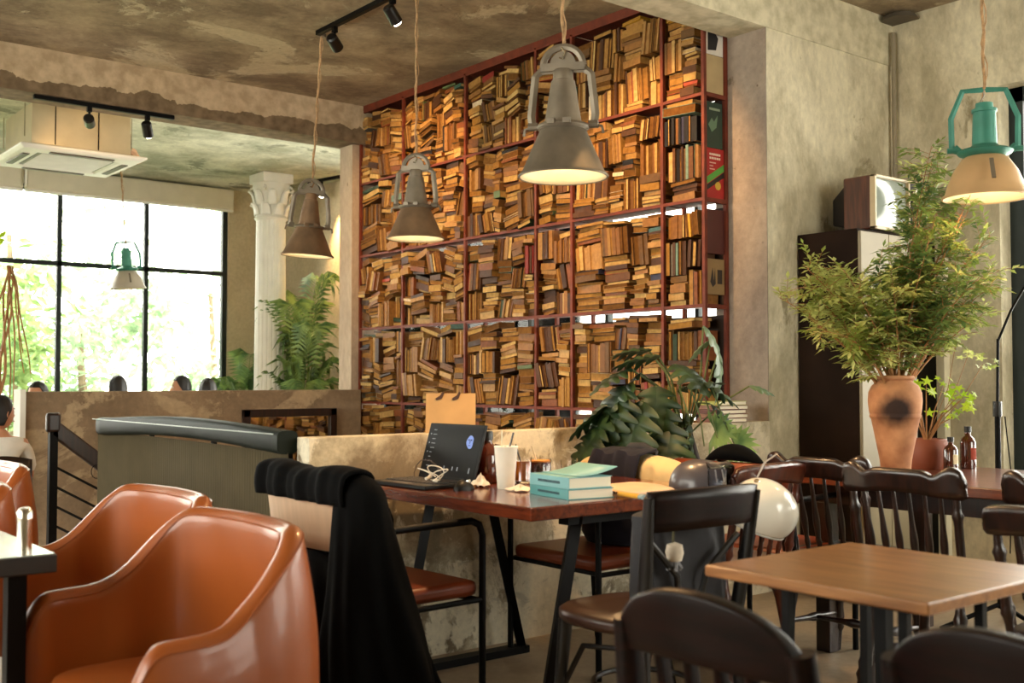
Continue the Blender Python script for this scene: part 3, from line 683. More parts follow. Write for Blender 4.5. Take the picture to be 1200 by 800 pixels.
def stair_rail():
    t = thing('stair_rail', 'black metal stair railing with brown wooden handrail sloping down beside the parapet', 'railing', (2.11, 7.35, 0))
    MB().bb(-.025, .025, -.025, .025, 0, .90).build('post', 'black_metal', t)
    m = MB(); m.m = Matrix.Rotation(R(38), 4, 'Y'); 
    m2 = MB(); m2.box((.52, 0, .43), (1.32, .05, .10), Euler((0, R(38.5), 0))); m2.build('handrail', 'dark_wood', t, bevel=.012)
    m3 = MB(); m3.box((-.0, 0, .875), (.09, .06, .13)); m3.build('handrail_cap', 'dark_wood', t, bevel=.02)
    for k in range(4):
        z = .60-k*.125; MB().tube([(0, 0, z), (1.0, 0, z-.58)], .009, 6).build('rail_bar', 'black_metal', t)
    MB().tube([(1.0, 0, -.02), (1.0, 0, -1.2)], .015, 6).build('lower_post', 'black_metal', t)
    m = MB(); m.tube([(.27+.035*math.cos(a), -.03, .55+.045*math.sin(a)) for a in [i*.5 for i in range(13)]], .003, 5); m.tube([(.33+.02*math.cos(a), -.03, .53+.04*math.sin(a)) for a in [i*.5 for i in range(13)]], .003, 5)
    m.build('wire_loop', 'black_metal', t)
stair_rail()
def mirror():
    t = thing('framed_mirror', 'dark wood framed mirror on the parapet reflecting books', 'mirror', (3.98, 7.73, .615))
    w_, h_ = .40, .31
    for (x, z, sx, sz) in ((-w_+.03, 0, .06, 2*h_), (w_-.03, 0, .06, 2*h_), (0, h_-.03, 2*w_, .06), (0, -h_+.03, 2*w_, .06)):
        MB().box((x, -.02, z), (sx, .035, sz)).build('frame_side', 'dark_wood', t, bevel=.006)
    MB().box((0, -.008, 0), (2*w_-.1, .008, 2*h_-.1)).build('mirror_glass', plain('mirror_glass', '#d8d4cc', .03, 1, .01), t)
mirror()

# ------------------------------------------------------------------ chairs
def tub_chair(label, loc, rz, group='orange leather tub chairs'):
    """faces +x in its own frame; shell runs arm - back - arm"""
    t = thing('tub_chair', label, 'chair', loc, rz, group)
    hw, ln = .332, .27
    # plan curve: u 0..1 from right arm front to left arm front
    def plan(u):
        s = u*2-1; a = abs(s)
        if a < .52: th = PI+(s/.52)*PI/2; x = -.03+.25*math.cos(th); y = hw*math.sin(th)*-1 if False else -hw*math.sin(th-PI)*-1
        else: q = (a-.52)/.48; x = -.03+q*.33; y = math.copysign(hw+.012*math.sin(q*PI), s)
        return x, y
    def plan2(u):
        s = u*2-1; a = abs(s)
        if a < .52:
            th = (s/.52)*PI/2; cx = math.cos(th); sy = math.sin(th)
            cx = abs(cx)**.62; sy = math.copysign(abs(sy)**.62, sy)
            return (-.03-.20*cx, hw*sy)
        q = (a-.52)/.48; return (-.03+q*.275, math.copysign(hw+.014*math.sin(q*PI), s))
    raw = [plan2(i/400) for i in range(401)]; acc = [0]
    for i in range(400): acc.append(acc[-1]+math.dist(raw[i], raw[i+1]))
    def plan3(u):
        s_ = max(0, min(1, u))*acc[-1]; lo = 0; hi = 400
        while hi-lo > 1:
            mid = (lo+hi)//2
            if acc[mid] <= s_: lo = mid
            else: hi = mid
        k = (s_-acc[lo])/max(1e-9, acc[lo+1]-acc[lo]); return (raw[lo][0]+(raw[lo+1][0]-raw[lo][0])*k, raw[lo][1]+(raw[lo+1][1]-raw[lo][1])*k)
    def height(u):
        a = abs(u*2-1)
        q0 = max(0, min(1, (a-.33)/.46)); q0 = q0*q0*q0*(q0*(6*q0-15)+10)
        base = .818-.010*a-.186*q0
        q = max(0, (a-.68)/.32); return base-.006*q-(.165*max(0, (q-.62)/.38)**2.6)
    NU, th_ = 140, .030
    sec = []
    def fn(u, v):
        x, y = plan3(u); e = .008; x2, y2 = plan3(min(1, u+e)); x1, y1 = plan3(max(0, u-e))
        T = Vector((x2-x1, y2-y1, 0)).normalized(); Nn = Vector((T.y, -T.x, 0))      # outward
        h = height(u); a = abs(u*2-1)
        endr = max(0, (a-.90)/.10); th2 = th_*max(.04, math.sqrt(max(0, 1-endr**2))); fl = .35+.65*max(0, min(1, (.72-a)/.34)); fl *= 1-endr; zb = .30+.05*endr**2
        # section param: outer bottom -> top roll -> inner bottom
        if v < .4: q = v/.4; o = th2; z = zb+(h-.035-zb)*q; flare = .035*math.sin(q*PI*.5)*fl
        elif v < .6:
            q = (v-.4)/.2*PI; o = th2*math.cos(q); z = h-.035+.035*math.sin(q); flare = .035*fl
        else: q = (v-.6)/.4; o = -th2; z = h-.035+(.40-(h-.035))*q; flare = .035*(1-q)*fl; o -= .012*math.sin(q*PI)*(1-endr)
        p = Vector((x, y, 0))+Nn*(o+flare-.02); return (p.x, p.y, z)
    m = MB(); m.grid(fn, NU, 34, cap=True)
    m.build('shell', 'orange_leather', t, smooth=True, ang=70)
    # piping seam along the crest
    for side in (.43, .57):
        m = MB(); m.tube([fn(i/(NU-1), side) for i in range(2, NU-2)], .0028, 5); m.build('piping', 'orange_leather', t, smooth=True)
    m = MB()
    def seat(u, v):
        a = 2*PI*u; cx, sy = math.cos(a), math.sin(a); cx = math.copysign(abs(cx)**.6, cx); sy = math.copysign(abs(sy)**.6, sy)
        r, z = ((0, .30), (.93, .30), (1, .33), (1, .41), (.93, .445), (.7, .46), (0, .465))[int(round(v*6))]
        return (.02+.225*cx*r, .268*sy*r, z)
    m.grid(seat, 36, 7, cu=True); m.build('seat', 'orange_leather', t, smooth=True, ang=60)
    for sx, sy in ((-1, -1), (-1, 1), (1, -1), (1, 1)):
        MB().tube([(.02+sx*.17, sy*.2, .31), (.02+sx*.22, sy*.25, 0)], [.022, .012], 10).build('leg', 'dark_wood', t, smooth=True)
    return t
c0 = tub_chair('nearest orange leather tub chair in the left foreground', (1.00, 2.545, 0), PI+.03)
dup(c0, (1.10, 3.30, 0), PI+.05, 'orange leather tub chair just behind the nearest one, facing the left table')
dup(c0, (.72, 4.02, 0), PI+.12, 'orange tub chair at far left, third in the row with a pale highlight')
dup(c0, (.99, 4.80, 0), PI+.08, 'orange tub chair at far left, rearmost of the row before the parapet')

def armchair(label, loc, rz, back='brown'):
    """black tube frame armchair, leather seat; faces +x"""
    t = thing('armchair', label, 'chair', loc, rz, 'black tube framed armchairs')
    for s in (-1, 1):
        y = s*.27
        MB().tube([(.24, y, 0), (.24, y, .62), (.225, y, .655), (.19, y, .67), (-.20, y, .665)], .0125, 10).build('front_leg', 'black_metal', t, smooth=True)
        MB().tube([(-.26, y, 0), (-.22, y, .45), (-.26, y, .80)], .0125, 10).build('rear_leg', 'black_metal', t, smooth=True)
        MB().tube([(.24, y, .40), (-.225, y, .40)], .010, 8).build('side_rail', 'black_metal', t, smooth=True)
    for x in (.22, -.2): MB().tube([(x, -.27, .40), (x, .27, .40)], .010, 8).build('cross_rail', 'black_metal', t, smooth=True)
    m = MB(); m.box((.01, 0, .435), (.46, .50, .055)); m.build('seat', 'brown_leather', t, smooth=True, bevel=.02, ang=50)
    m = MB(); m.grid(lambda u, v: (-.245-.035*(1-(2*u-1)**2)-.03*v, -.28+.56*u, .60+.21*v), 14, 5)
    m.build('backrest', 'pale_plywood' if back == 'ply' else 'brown_leather', t, smooth=True, solid=.018 if back == 'ply' else .03, ang=60)
    return t
armchair('black tube armchair with pale plywood back under a black coat', (2.03, 3.27, 0), R(3), 'ply')
armchair('black tube armchair with brown leather seat behind the laptop table under the beige jacket', (3.14, 3.36, 0), PI)
armchair('brown leather armchair under a black bag, between the grey helmet and the big plant', (3.84, 3.02, 0), R(4))

def bistro():
    t = thing('bistro_chair', 'black bentwood bistro chair with curved dark brown back rail at the table end', 'chair', (2.37, 2.33, 0), R(88))
    m = MB(); pts = []
    def s(u, v):
        a = 2*PI*u; r, z = ((0, .43), (.96, .43), (1, .44), (1, .462), (.94, .472), (.5, .474), (0, .474))[int(round(v*6))]
        w_ = .215+.015*math.cos(a); return (.02+.215*math.copysign(abs(math.cos(a))**.75, math.cos(a))*r, w_*math.copysign(abs(math.sin(a))**.75, math.sin(a))*r, z)
    m.grid(s, 36, 7, cu=True); m.build('seat', plain('brown_seat', '#3d251a', .35, 0, .2, coat=.2), t, smooth=True, ang=60)
    for sy in (-1, 1):
        MB().tube([(.17, sy*.16, .43), (.20, sy*.185, 0)], [.022, .014], 10).build('leg', 'black_gloss', t, smooth=True)
        MB().tube([(-.23, sy*.20, 0), (-.19, sy*.185, .43), (-.22, sy*.20, .62), (-.25, sy*.215, .83)], [.015, .018, .018, .013], 10, sq=1.3).build('rear_leg', 'black_gloss', t, smooth=True)
        MB().tube([(-.215, sy*.175, .70), (-.20, sy*.06, .60), (-.185, sy*.03, .46)], .010, 8).build('back_brace', 'black_gloss', t, smooth=True)
        MB().tube([(.18, sy*.165, .22), (.1, sy*.15, .36), (-.05, sy*.15, .38), (-.19, sy*.18, .24)], .009, 8).build('bent_brace', 'black_gloss', t, smooth=True)
    m = MB(); m.grid(lambda u, v: (-.23-.055*(1-(2*u-1)**2)*1.0-.015*v, -.215+.43*u, .735+.11*v+.008*math.sin(PI*u)), 18, 5)
    m.build('back_rail', 'espresso_wood', t, smooth=True, solid=.02, ang=60)
    MB().tube([(.15*math.cos(a), .15*math.sin(a), .25) for a in [2*PI*i/24 for i in range(24)]], .009, 8, closed=True).build('hoop_stretcher', 'black_gloss', t, smooth=True)
bistro()

def bow_chair(label, loc, rz):
    t = thing('bow_back_chair', label, 'chair', loc, rz, 'dark bow backed chairs in the foreground')
    m = MB(); hw = .205
    m.grid(lambda u, v: (-.2-.05*math.sin(PI*u)-.02*v, -hw+2*hw*u, .640+.014*math.sin(PI*u)+(.075+.052*math.sin(PI*u)**.7)*v-.035*(abs(2*u-1)**6)*v), 28, 5)
    m.build('crest_rail', 'espresso_wood', t, smooth=True, solid=.03, ang=70, bevel=.006)
    for s in (-1, 1):
        MB().tube([(-.26, s*.2, 0), (-.19, s*.195, .42), (-.20, s*.2, .60), (-.215, s*.195, .70)], [.017, .025, .026, .024], 12, sq=1.2).build('rear_leg', 'espresso_wood', t, smooth=True)
        MB().tube([(.19, s*.19, 0), (.17, s*.17, .43)], [.014, .02], 12).build('leg', 'espresso_wood', t, smooth=True)
        MB().tube([(-.22, s*.19, .22), (.18, s*.18, .24)], .010, 8).build('stretcher', 'espresso_wood', t, smooth=True)
    for y in (-.105, -.035, .035, .105): MB().tube([(-.19, y*.9, .44), (-.23, y, .71)], [.013, .011], 8, sq=1.4).build('spindle', 'espresso_wood', t, smooth=True)
    m = MB(); m.box((0, 0, .44), (.42, .42, .035)); m.build('seat', 'espresso_wood', t, bevel=.015, smooth=True)
    return t
b0 = bow_chair('dark brown bow backed chair in the centre foreground, before the square table', (1.715, 1.325, 0), R(2))
dup(b0, (1.83, .815, 0), R(-2), 'dark brown bow backed chair cut off at the bottom right corner')

def turned(m, p0, p1, r, beads):
    p0 = Vector(p0); p1 = Vector(p1); n = 22; pts = []; rs = []
    for i in range(n):
        q = i/(n-1); rr = r*(.72+.28*math.sin(PI*q))
        for b_, h_, w_ in beads: rr += r*h_*math.exp(-((q-b_)/w_)**2)
        pts.append(p0.lerp(p1, q)); rs.append(rr)
    m.tube(pts, rs, 10); return m
def windsor(label, loc, rz, wavy=True, group='dark turned wood spindle back chairs', hw=.23, hgt=.85, nsp=6):
    t = thing('spindle_back_chair', label, 'chair', loc, rz, group)
    def z_of(u, v):
        s = abs(2*u-1)
        top = .004+.016*math.exp(-((s-.82)/.13)**2)-.016*math.exp(-((s-.56)/.10)**2)-.01*max(0, s-.9)*10*(s-.9)*10 if wavy else -.015*s**4
        return hgt-.085+.008*math.cos(s*PI)*(1-v)+v*(.078+top)
    m = MB(); m.grid(lambda u, v: (-.235-.03*math.sin(PI*u)-.02*v, -hw+2*hw*u, z_of(u, v)-(.02*max(0, (abs(2*u-1)-.93)/.07)**2 if v > .5 else -.01*max(0, (abs(2*u-1)-.93)/.07)**2)), 40, 5)
    m.build('crest_rail', 'dark_wood', t, smooth=True, solid=.022, ang=70)
    for s in (-1, 1):
        turned(MB(), (-.19, s*.19, .45), (-.245, s*(hw-.035), hgt-.07), .015, ((.18, .5, .03), (.26, .4, .02), (.75, .5, .03))).build('back_post', 'dark_wood', t, smooth=True)
        turned(MB(), (.20, s*.20, 0), (.15, s*.15, .43), .019, ((.25, .5, .03), (.35, .5, .03), (.8, .4, .04))).build('leg', 'dark_wood', t, smooth=True)
        turned(MB(), (-.22, s*.20, 0), (-.15, s*.15, .43), .019, ((.25, .5, .03), (.35, .5, .03), (.8, .4, .04))).build('leg', 'dark_wood', t, smooth=True)
        turned(MB(), (.19, s*.185, .16), (-.2, s*.18, .18), .012, ((.5, .6, .08),)).build('stretcher', 'dark_wood', t, smooth=True)
    turned(MB(), (0, -.18, .17), (0, .18, .17), .012, ((.5, .6, .08),)).build('stretcher', 'dark_wood', t, smooth=True)
    for k in range(nsp):
        y = (k-(nsp-1)/2)*(2*hw-.11)/(nsp)
        turned(MB(), (-.19, y*.9, .45), (-.255, y, hgt-.075), .009, ((.12, .5, .02), (.18, .5, .02), (.45, .5, .15))).build('spindle', 'dark_wood', t, smooth=True)
    m = MB()
    def s(u, v):
        a = 2*PI*u; r, z = ((0, .42), (.9, .42), (1, .435), (1, .455), (.94, .465), (.5, .452), (0, .45))[int(round(v*6))]
        return (.22*math.copysign(abs(math.cos(a))**.6, math.cos(a))*r, .23*math.copysign(abs(math.sin(a))**.6, math.sin(a))*r, z)
    m.grid(s, 36, 7, cu=True); m.build('seat', 'dark_wood', t, smooth=True, ang=60)
    return t
w0 = windsor('dark wood chair with wavy crest, in front of the terracotta vase', (3.635, 2.10, 0), 0)
dup(w0, (3.855, 2.61, 0), R(3), 'dark wood chair with wavy crest, left neighbour behind, near the tall cabinet')
dup(w0, (3.66, 1.52, 0), R(-4), 'dark wood chair at the right edge before the long table, mostly cut off')
wood('red_wood', '#341208', '#57230f', .3, .3, 'Z')
for ch in windsor('reddish brown straight crested spindle chair carrying the white helmet', (3.32, 2.86, 0), R(92), False, None, .215, .845, 5).children: ch.data.materials[0] = MATS['red_wood']
windsor('black rounded crest spindle chair at the right edge beyond the square table', (3.16, 1.32, 0), R(-3), False, None, .23, .82, 4)

# ------------------------------------------------------------------ tables
def laptop_table():
    t = thing('laptop_table', 'reddish brown wooden table with black trapezoid legs, holding the laptop', 'table', (2.2, 2.65, 0))
    m = MB(); m.bb(0, .99, 0, 1.08, .705, .75); m.build('tabletop', 'table_wood', t, bevel=.005)
    for y in (.12, .98):
        for (xt, xb) in ((.30, .15), (.58, .76)):
            MB().tube([(xt, y, .70), (xb, y, .02)], .034, 4, sq=.6).build('leg', 'black_metal', t)
        MB().bb(.13, .78, y-.03, y+.03, 0, .03).build('foot_bar', 'black_metal', t)
        MB().bb(.24, .66, y-.025, y+.025, .665, .705).build('top_bar', 'black_metal', t)
    MB().bb(.43, .47, .12, .98, .665, .70).build('beam', 'black_metal', t)
laptop_table()
def square_table():
    t = thing('square_table', 'small square cafe table with worn light brown top at right', 'table', (1.90, 1.125, .012))
    MB().bb(0, .56, 0, .55, .695, .72).build('tabletop', 'square_table_wood', t, bevel=.004)
    for x, y in ((.13, .13), (.13, .42), (.43, .13), (.43, .42)): MB().bb(x-.010, x+.010, y-.010, y+.010, -.012, .695).build('leg', 'black_metal', t)
    MB().bb(.265, .295, .26, .29, -.012, .695).build('pedestal', 'black_metal', t)
    MB().bb(.1, .46, .1, .45, .67, .695).build('underframe', 'black_metal', t)
square_table()
def left_table():
    t = thing('side_table', 'black edged table, glossy top coloured pale with reflected window light, at the left edge', 'table', (.10, 2.77, 0))
    MB().bb(0, .71, 0, .72, .685, .728).build('tabletop', plain('black_edge', '#1d1815', .4), t, bevel=.003)
    MB().bb(.005, .705, .005, .715, .728, .731).build('reflection_sheet', plain('top_reflection', '#9aa095', .18, 0, .05, coat=.4), t)  # window reflection painted as a pale sheet over the dark top
    for x, y in ((.64, .10), (.64, .62), (.08, .1), (.08, .62)): MB().bb(x-.022, x+.022, y-.022, y+.022, 0, .685).build('leg', 'black_metal', t)
left_table()
t = thing('salt_shaker', 'polished steel shaker standing on the left table', 'shaker', (.758, 2.86, .731))
MB().lathe([(0, 0), (.017, 0), (.0165, .075), (0, .075)], 20).build('body', 'chrome', t, smooth=True)
MB().lathe([(0, .075), (.019, .075), (.019, .095), (.012, .105), (0, .106)], 20).build('cap', 'chrome', t, smooth=True)
def long_table():
    t = thing('long_table', 'long dark wooden table beyond the spindle chairs, carrying vase and bottles', 'table', (3.90, 1.0, 0))
    MB().bb(0, .92, 0, 1.92, .71, .75).build('tabletop', 'long_table_wood', t, bevel=.004)
    MB().bb(.06, .86, .06, 1.86, .63, .71).build('apron', 'dark_wood', t)
    for x in (.09, .83):
        for y in (.09, 1.83): MB().bb(x-.035, x+.035, y-.035, y+.035, 0, .63).build('leg', 'dark_wood', t, bevel=.004)
long_table()

# ------------------------------------------------------------------ cabinet and television
t = thing('tall_cabinet', 'tall dark brown cabinet with grey front against the pier wall', 'cabinet', (5.11, 3.395, 0))
MB().bb(0, .54, .02, .405, 0, 1.965).build('body', plain('cabinet_dark', '#22150d', .85, 0, .3, 4, spec=.15), t, bevel=.004)
for i, (x0, x1) in enumerate(((.004, .268), (.272, .536))):
    d = MB().bb(x0, x1, 0, .02, .06, 1.95).build('door', plain('cabinet_front', '#8d8064', .5, 0, .12, 3), t, bevel=.003)
    MB().bb(.25 if i == 0 else .28, .256 if i == 0 else .286, -.015, 0, .9, 1.05).build('handle', 'chrome', d)
t = thing('television', 'old wooden cased television with bulging glass screen on the cabinet', 'television', (5.30, 3.43, 1.968))
m = MB(); m.bb(0, .46, .02, .20, 0.012, .315); m.build('case', wood('tv_wood', '#3c1d10', '#5c2f1c', .3, .4, 'Z'), t, bevel=.01)
m = MB(); m.add([(.03, .2, .04), (.43, .2, .04), (.43, .2, .29), (.03, .2, .29), (.10, .34, .07), (.36, .34, .07), (.36, .34, .22), (.10, .34, .22)], [(0, 1, 5, 4), (1, 2, 6, 5), (2, 3, 7, 6), (3, 0, 4, 7), (4, 5, 6, 7)]); m.build('rear_housing', plain('tv_back', '#1c1512', .6), t, bevel=.01)
m = MB()
for (x0, x1, z0, z1) in ((0, .46, .30, .315), (0, .46, .012, .03), (0, .015, .012, .315), (.445, .46, .012, .315), (.335, .35, .03, .30)): m.bb(x0, x1, -.005, .03, z0, z1)
m.build('bezel', plain('tv_bezel', '#cbb58f', .35), t, bevel=.003)
m = MB(); m.grid(lambda u, v: (.015+.32*u, .014-.022*(1-(2*u-1)**2)*(1-(2*v-1)**2), .03+.27*v), 14, 12); m.build('screen', plain('tv_screen', '#8d968c', .12, 0, .05, coat=.6), t, smooth=True)
MB().bb(.35, .445, 0, .03, .03, .30).build('control_panel', plain('tv_back', '#1c1512'), t)
for z in (.25, .19): MB().lathe([(0, 0), (.022, 0), (.018, .02), (0, .02)], 16, (.397, 0, z), Euler((PI/2, 0, 0))).build('dial', 'chrome', t, smooth=True)
for x in (.05, .41): MB().bb(x-.02, x+.02, .04, .18, 0, .014).build('foot', 'black_metal', t)

# ------------------------------------------------------------------ pots, bottles on the long table
def vase():
    t = thing('terracotta_vase', 'tall terracotta vase with scorched belly, holding the leafy branches', 'vase', (4.16, 2.605, .75))
    P = [(0, 0), (.055, 0), (.06, .01), (.064, .06), (.085, .17), (.098, .235), (.102, .24), (.105, .248), (.102, .256), (.105, .262), (.110, .31), (.108, .345), (.095, .375), (.072, .392), (.068, .398), (.078, .402), (.080, .41), (.076, .418), (.065, .418), (.060, .40), (.08, .36), (.09, .3), (.05, .05), (0, .05)]
    m, tt, b = node_mat('vase_clay'); L = tt.links.new
    tcn = tt.nodes.new('ShaderNodeTexCoord'); n = tt.nodes.new('ShaderNodeTexNoise'); n.inputs['Scale'].default_value = 11; n.inputs['Detail'].default_value = 6; L(tcn.outputs['Object'], n.inputs[0])
    r = tt.nodes.new('ShaderNodeValToRGB'); r.color_ramp.elements[0].position = .3; r.color_ramp.elements[1].position = .7; r.color_ramp.elements[0].color = lin('#8f5a38')+(1,); r.color_ramp.elements[1].color = lin('#c08a5e')+(1,); L(n.outputs['Fac'], r.inputs[0])
    vm = tt.nodes.new('ShaderNodeVectorMath'); vm.operation = 'DISTANCE'; L(tcn.outputs['Object'], vm.inputs[0]); vm.inputs[1].default_value = (-.088, -.058, .275)
    ad = tt.nodes.new('ShaderNodeMath'); ad.operation = 'MULTIPLY_ADD'; L(n.outputs['Fac'], ad.inputs[0]); ad.inputs[1].default_value = .05; L(vm.outputs['Value'], ad.inputs[2])
    r2 = tt.nodes.new('ShaderNodeValToRGB'); r2.color_ramp.elements[0].position = .065; r2.color_ramp.elements[1].position = .115; r2.color_ramp.elements[0].color = (.05, .035, .03, 1); r2.color_ramp.elements[1].color = (1, 1, 1, 1); L(ad.outputs[0], r2.inputs[0])
    mx = tt.nodes.new('ShaderNodeMix'); mx.data_type = 'RGBA'; mx.blend_type = 'MULTIPLY'; mx.inputs[0].default_value = 1; L(r.outputs[0], mx.inputs[6]); L(r2.outputs[0], mx.inputs[7]); L(mx.outputs[2], b.inputs['Base Color']); b.inputs['Roughness'].default_value = .8
    MB().lathe(P, 48).build('body', m, t, smooth=True, ang=80)
    MB().lathe([(0, .34), (.08, .34)], 24).build('soil', plain('soil', '#2b1d12', .95), t)
vase()
t = thing('plant_pot', 'squat reddish brown pot right of the tall vase, with bright green plant', 'pot', (4.56, 2.70, .75))
MB().lathe([(0, 0), (.075, 0), (.085, .02), (.09, .06), (.09, .13), (.084, .135), (.082, .12), (0, .115)], 32).build('body', plain('pot_brown', '#84452c', .6), t, smooth=True, ang=60)
plain('amber_glass', '#4a1a08', .08, 0, .05, coat=1)
def amber_bottle(label, loc, h, r, lab):
    t = thing('amber_bottle', label, 'bottle', loc, .3, 'brown glass bottles on the long table')
    MB().lathe([(0, 0), (r, 0), (r*1.02, .006), (r, h*.62), (r*.8, h*.72), (r*.38, h*.78), (r*.36, h*.88), (0, h*.88)], 24).build('glass', 'amber_glass', t, smooth=True, ang=60)
    MB().lathe([(0, h*.86), (r*.46, h*.86), (r*.46, h), (0, h)], 20).build('cap', 'black_gloss', t, smooth=True, ang=50)
    m = MB(); m.grid(lambda u, v: (r*1.02*math.cos(-2.6+u*1.7), r*1.02*math.sin(-2.6+u*1.7), h*(.22+.28*v)), 12, 2); m.build('label', plain(*lab), t, smooth=True)
amber_bottle('small amber bottle with cream label on the long table', (4.50, 2.55, .75), .15, .030, ('paper_label', '#d9c8a4', .8))
amber_bottle('larger amber bottle with red label behind the small one', (4.70, 2.58, .75), .19, .034, ('red_label', '#9c3a22', .8))
t = thing('microphone_stand', 'black boom microphone stand leaning up behind the long table', 'stand', (4.93, 2.56, 0))
for k in range(3): MB().tube([(0, 0, .12), (.28*math.cos(k*2.1+.4), .28*math.sin(k*2.1+.4), .01)], .011, 8).build('leg', 'black_metal', t, smooth=True)
MB().tube([(0, 0, .1), (0.0, 0, 1.03)], .013, 10).build('lower_pole', 'black_metal', t, smooth=True)
MB().tube([(0, 0, 1.0), (.015, -.0, 1.34)], .007, 8).build('upper_pole', 'black_metal', t, smooth=True)
MB().lathe([(0, 0), (.02, 0), (.02, .07), (0, .07)], 12, (0, 0, .98)).build('clutch', 'black_gloss', t, smooth=True)
MB().tube([(.015, 0, 1.33), (.06, -.04, 1.47), (.12, -.10, 1.62)], .006, 8).build('boom_arm', 'black_metal', t, smooth=True)
MB().tube([(.04, -.03, .35), (.045, -.04, .7), (.03, -.02, .98)], .003, 6).build('cable', 'black_metal', t, smooth=True)
t = thing('hanging_planter', 'brown hanging pot with a trailing leaf at the right edge', 'planter', (4.98, 2.28, .92))
MB().lathe([(0, 0), (.07, 0), (.085, .03), (.09, .12), (.082, .125), (0, .11)], 24).build('pot', plain('planter_brown', '#4a2c20', .4), t, smooth=True, ang=60)
for k in range(3): MB().tube([(.08*math.cos(k*2.1), .08*math.sin(k*2.1), .12), (0, 0, .9), (0, 0, 2.48)], .003, 5).build('cord', 'black_metal', t)
# ------------------------------------------------------------------ things on the laptop table (top z = .75)
TZ = .7505
def laptop():
    t = thing('laptop', 'open black laptop with dark screen on the table', 'laptop', (2.34, 3.47, TZ), R(4))
    MB().bb(-.115, .115, -.17, .17, 0, .016).build('base', plain('laptop_black', '#0b0b0c', .45, 0, spec=.3), t, bevel=.004)
    kb = MB().bb(-.06, .085, -.15, .15, .016, .0175).build('keyboard_deck', plain('key_deck', '#0c0c0e', .5), t)
    for r_ in range(5):
        for c_ in range(13): MB().box((-.045+r_*.027, -.137+c_*.0228, .019), (.022, .019, .003)).build('key', plain('key_black', '#1d1d20', .5), kb)
    MB().bb(-.108, -.068, -.05, .05, .016, .0168).build('touchpad', plain('touchpad', '#2a2a2e', .3), t)
    M = Matrix.Translation((.115, 0, .012)) @ Matrix.Rotation(R(17), 4, 'Y')
    m = MB(); m.m = M; m.bb(0, .008, -.17, .17, 0, .225); lid = m.build('lid', 'laptop_black', t, bevel=.003)
    m = MB(); m.m = M; m.bb(-.001, 0, -.16, .16, .012, .215); m.build('screen', plain('screen_dark', '#08090b', .35, 0, .1, 3, spec=.25, emit=.5), t)
    m = MB(); m.m = M; m.prism([(-.098+.019*math.cos(a)*(1+.12*math.cos(3*a)), .155+.026*math.sin(a)*(1+.1*math.sin(2*a))) for a in [2*PI*i/24 for i in range(24)]], lambda a, b: (-.0022, a, b), lambda a, b: (-.001, a, b)); m.build('screen_picture', emis('screen_blue', '#5f74ad', .55), t)
    m = MB(); m.m = M
    for (y, z, a, b) in ((-.104, .16, .008, .006), (-.09, .16, .008, .006), (-.098, .148, .003, .014), (-.098, .14, .012, .003)): m.bb(-.003, -.0022, y-a/2, y+a/2, z, z+b)
    m.build('picture_detail', emis('screen_navy', '#1d2850', .4), t)
    m = MB(); m.m = M; rr = random.Random(3)
    for i in range(9):
        z = .195-i*.018; l = rr.uniform(.012, .03); m.bb(-.002, -.001, .135-l, .135, z, z+.003)
        if i % 2: m.bb(-.002, -.001, .146, .151, z, z+.006)
    for y in (.02, -.03, -.06, -.13): m.bb(-.002, -.001, y, y+.006, rr.uniform(.03, .05), rr.uniform(.052, .056))
    m.build('screen_text', emis('screen_grey', '#6a6d72', .5), t)
laptop()
def cable():
    m = MB(); rr = random.Random(5)
    def loop(c, r, n, ph, zz):
        return [(c[0]+r[0]*math.cos(ph+i*.45), c[1]+r[1]*math.sin(ph+i*.45), .004+zz*max(0, math.sin(i*.45*.5+.3))) for i in range(n)]
    m.tube(loop((0, 0), (.03, .06), 16, 0, .045), .0022, 6); m.tube(loop((.01, -.03), (.025, .04), 14, 1, .06), .0022, 6); m.tube(loop((0, -.07), (.02, .045), 14, 2, .05), .0022, 6)
    m.tube([(0, .02, .01), (.02, .03, .012), (.03, .035, .02)], .006, 8); m.tube([(0.0, -.03, .006), (.0, -.05, .008), (-.01, -.06, .008)], .006, 8)
    o = m.build('earphones', plain('white_cable', '#e6dccb', .4), smooth=True); o.location = (2.34, 3.42, TZ+.017)
    tag(o, 'tangled white earphones lying on the laptop keyboard', 'earphones')
    m = MB(); m.tube([(0, 0, 0), (.0, .05, .04), (.01, .11, .055), (.02, .18, .05), (.02, .21, .03), (0, .2, .0), (-.02, .17, -.012)], .0022, 6)
    o = m.build('cable', plain('grey_cable', '#3d2e26', .5), smooth=True); o.location = (2.42, 3.44, TZ+.032); tag(o, 'thin dark cable looping from the left side of laptop', 'cable')
cable()
t = thing('mouse', 'black computer mouse beside the laptop', 'mouse', (2.36, 3.225, TZ), R(20))
MB().grid(lambda u, v: (.052*math.cos(2*PI*u)*math.cos(v*PI/2), .031*math.sin(2*PI*u)*math.cos(v*PI/2), .034*math.sin(v*PI/2)*(1-.15*math.cos(2*PI*u))), 24, 8, cu=True).build('body', 'laptop_black', t, smooth=True)
MB().lathe([(0, -.004), (.008, -.004), (.008, .004), (0, .004)], 12, (.03, 0, .029), Euler((PI/2, 0, 0))).build('wheel', 'chrome', t)
def glass_mat(name, col, rough=.02, ior=1.45):
    m, tt, b = node_mat(name); b.inputs['Base Color'].default_value = lin(col)+(1,); b.inputs['Transmission Weight'].default_value = 1; b.inputs['Roughness'].default_value = rough; b.inputs['IOR'].default_value = ior
    MATS[name] = m; return m
glass_mat('clear_glass', '#ffffff'); glass_mat('amber_clear', '#a04a12', .03)
